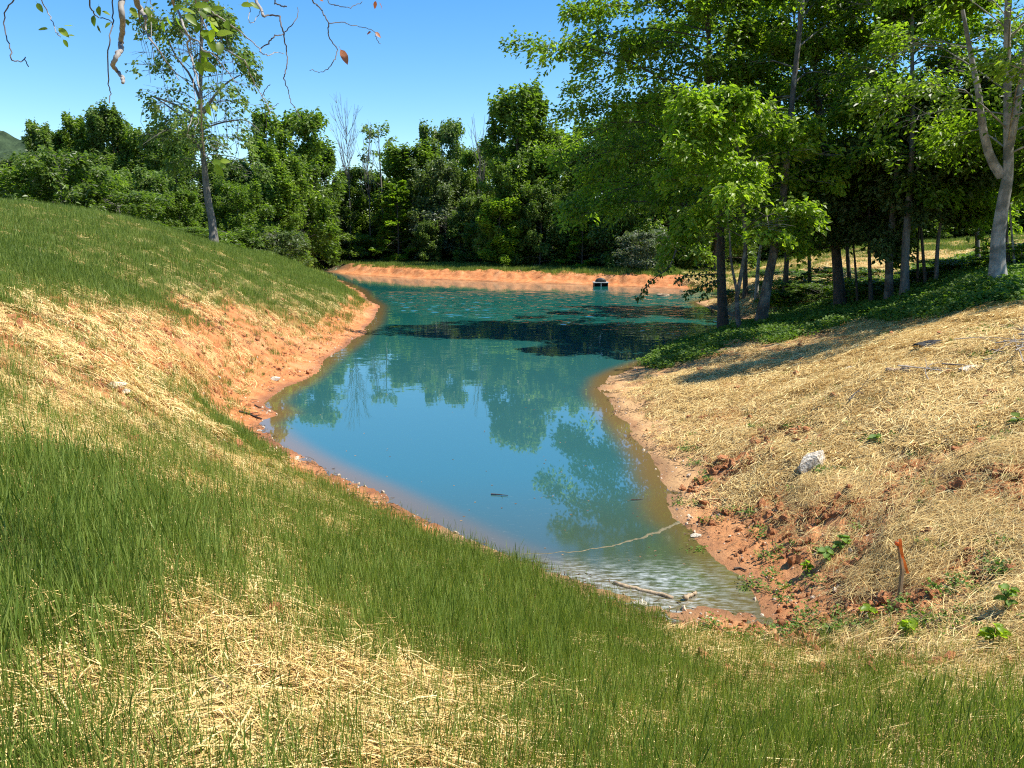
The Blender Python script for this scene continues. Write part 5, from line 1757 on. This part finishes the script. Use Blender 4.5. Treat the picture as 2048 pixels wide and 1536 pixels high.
weed('feathery weed left of the stake near the shore', 1612, 1150, .14, 12, .07, M_BRIGHT, 9)

# brush pile by the right edge
def brush():
    rg = np.random.default_rng(910)
    x, y, z = on_ground(2006, 722)
    root = thing('brush_pile', 'pile of grey dead twigs at the right edge of the straw bank', 'brush', (x, y, z))
    for i in range(26):
        a = rg.normal(.35, .5); L = rg.uniform(.4, 1.5); c = np.array([rg.normal(.3, .8), rg.normal(0, .35), rg.uniform(.03, .22)])
        gz = ground(x + c[0], y + c[1]) - z
        c[2] += gz
        u = np.array([math.cos(a), math.sin(a), rg.normal(.06, .08)])
        P = smooth_path([c - u * L * .5, c + rg.normal(0, .06, 3), c + u * L * .5], 7)
        mb = MB(); r_ = rg.uniform(.006, .014); V, Q = tube(P, np.linspace(r_, r_ * .35, 7), 5, False); mb.add(V, Q)
        for _ in range(3):
            k_ = rg.integers(2, 6); e = P[k_] + u * .3 + rg.normal(0, .13, 3); V, Q = tube([P[k_], e], [r_ * .5, .003], 4, False); mb.add(V, Q)
        link('twig', mb.mesh('twig', M_TWIG if i % 3 else M_TWIG_D), root)
brush()

# drain inlet box on the far bank and floating ring
def inlet():
    x, y, z = at_z(1202, 573, 0)
    root = thing('drain_inlet', 'dark boxy drain inlet with a pale lid at the far waterline', 'drain', (x, y, 0))
    mc = plain_mat('dark_metal', [(.3, (.012, .014, .014)), (.7, (.05, .05, .045))], 5, .5, .2)
    mp_ = plain_mat('galvanised_lid', [(.3, (.30, .30, .28)), (.7, (.55, .54, .50))], 5, .5, .2)
    def box(nm, a, b_, mat):
        V = [(i, j, k_) for i in (a[0], b_[0]) for j in (a[1], b_[1]) for k_ in (a[2], b_[2])]
        Q = [(0, 1, 3, 2), (4, 6, 7, 5), (0, 4, 5, 1), (2, 3, 7, 6), (0, 2, 6, 4), (1, 5, 7, 3)]
        mb = MB(); mb.add(V, Q); link(nm, mb.mesh(nm, mat, False), root)
    box('side_panel', (-.55, -.1, -.3), (-.50, .9, .28), mc); box('side_panel', (.50, -.1, -.3), (.55, .9, .28), mc)
    box('back_panel', (-.498, .85, -.3), (.498, .9, .28), mc); box('divider', (-.03, -.1, -.3), (.03, .84, .28), mp_)
    box('lid', (-.60, -.16, .284), (.60, .95, .33), mp_)
    m2 = MB(); V, Q = tube([(-.4, .3, .33), (-.25, .3, .45), (0, .3, .50), (.25, .3, .45), (.4, .3, .33)], [.10, .17, .19, .17, .10], 8); m2.add(V, Q); link('hood', m2.mesh('hood', mc), root)
inlet()
def ring():
    x, y, z = at_z(1326, 591, 0)
    an = np.linspace(0, 2 * math.pi, 25)
    P = np.stack([np.cos(an) * .36, np.sin(an) * .50, np.full(25, .03)], 1)
    V, Q = tube(P, .07, 8, False); mb = MB(); mb.add(V, Q)
    thing('floating_ring', 'brown ring of matted debris floating near the far right shore', 'debris', (x, y, 0), None, mb.mesh('floating_ring', M_LOG))
ring()

# scum line: thin raised ribbon of silt foam across the near end of the pond
def scum():
    pts = [(1040, 1108), (1100, 1106), (1160, 1102), (1215, 1092), (1265, 1080), (1310, 1066), (1345, 1050), (1362, 1040)]
    rg = np.random.default_rng(3)
    P = smooth_path([at_z(a, b_, .0) for (a, b_) in pts], 60)
    P[:, :2] += np.stack([fbm(np.arange(60) * .35, np.zeros(60), 3, 5) - .5, fbm(np.arange(60) * .35, np.ones(60), 3, 6) - .5], 1) * .10
    T = norm(np.gradient(P, axis=0)); Sd = np.stack([-T[:, 1], T[:, 0], T[:, 2] * 0], 1)
    w = (.006 + .030 * np.linspace(0, 1, 60) ** 1.5) * rg.uniform(.35, 1.5, 60)
    rows = []
    for k_, h in ((-1, .001), (-.5, .003), (0, .004), (.5, .003), (1, .001)):
        rows.append(P + Sd * (w * k_)[:, None] + np.array([0, 0, h]))
    V = np.stack(rows, 1).reshape(-1, 3)
    i = np.arange(59)[:, None] * 5; j = np.arange(4)[None]
    Q = np.stack([i + j, i + 5 + j, i + 6 + j, i + 1 + j], -1).reshape(-1, 4)
    m = plain_mat('silt_foam', [(.3, (.08, .075, .04)), (.7, (.20, .165, .09))], 25, .7, .6, .01)
    o = link('scum_line', quad_mesh('scum_line', V, Q, True, None, [m])); o['kind'] = 'stuff'; o['label'] = 'curved brown line of scum across the near water'
scum()
def specks():
    rg = np.random.default_rng(31)
    n = 70; P = []
    while len(P) < n:
        a, b_ = rg.uniform(600, 1380), rg.uniform(760, 1150)
        p = at_z(a, b_, .004)
        if signed_dist([p[0]], [p[1]], SHORE)[0] < -.25: P.append(p)
    P = np.array(P); U = rg.normal(0, 1, (n, 3)); U[:, 2] = 0; Nn = np.zeros((n, 3)); Nn[:, 2] = 1; L = rg.uniform(.02, .06, n)
    V, Q = leaves(P, U, Nn, L, L * .5, .02)
    mb = MB(); mb.add(V, Q, rg.uniform(.3, 1, n))
    o = link('floating_specks', mb.mesh('floating_specks', M_DEB, False)); o['kind'] = 'stuff'; o['label'] = 'tiny leaf bits floating on the pond'
specks()
print('objects', len(bpy.data.objects))
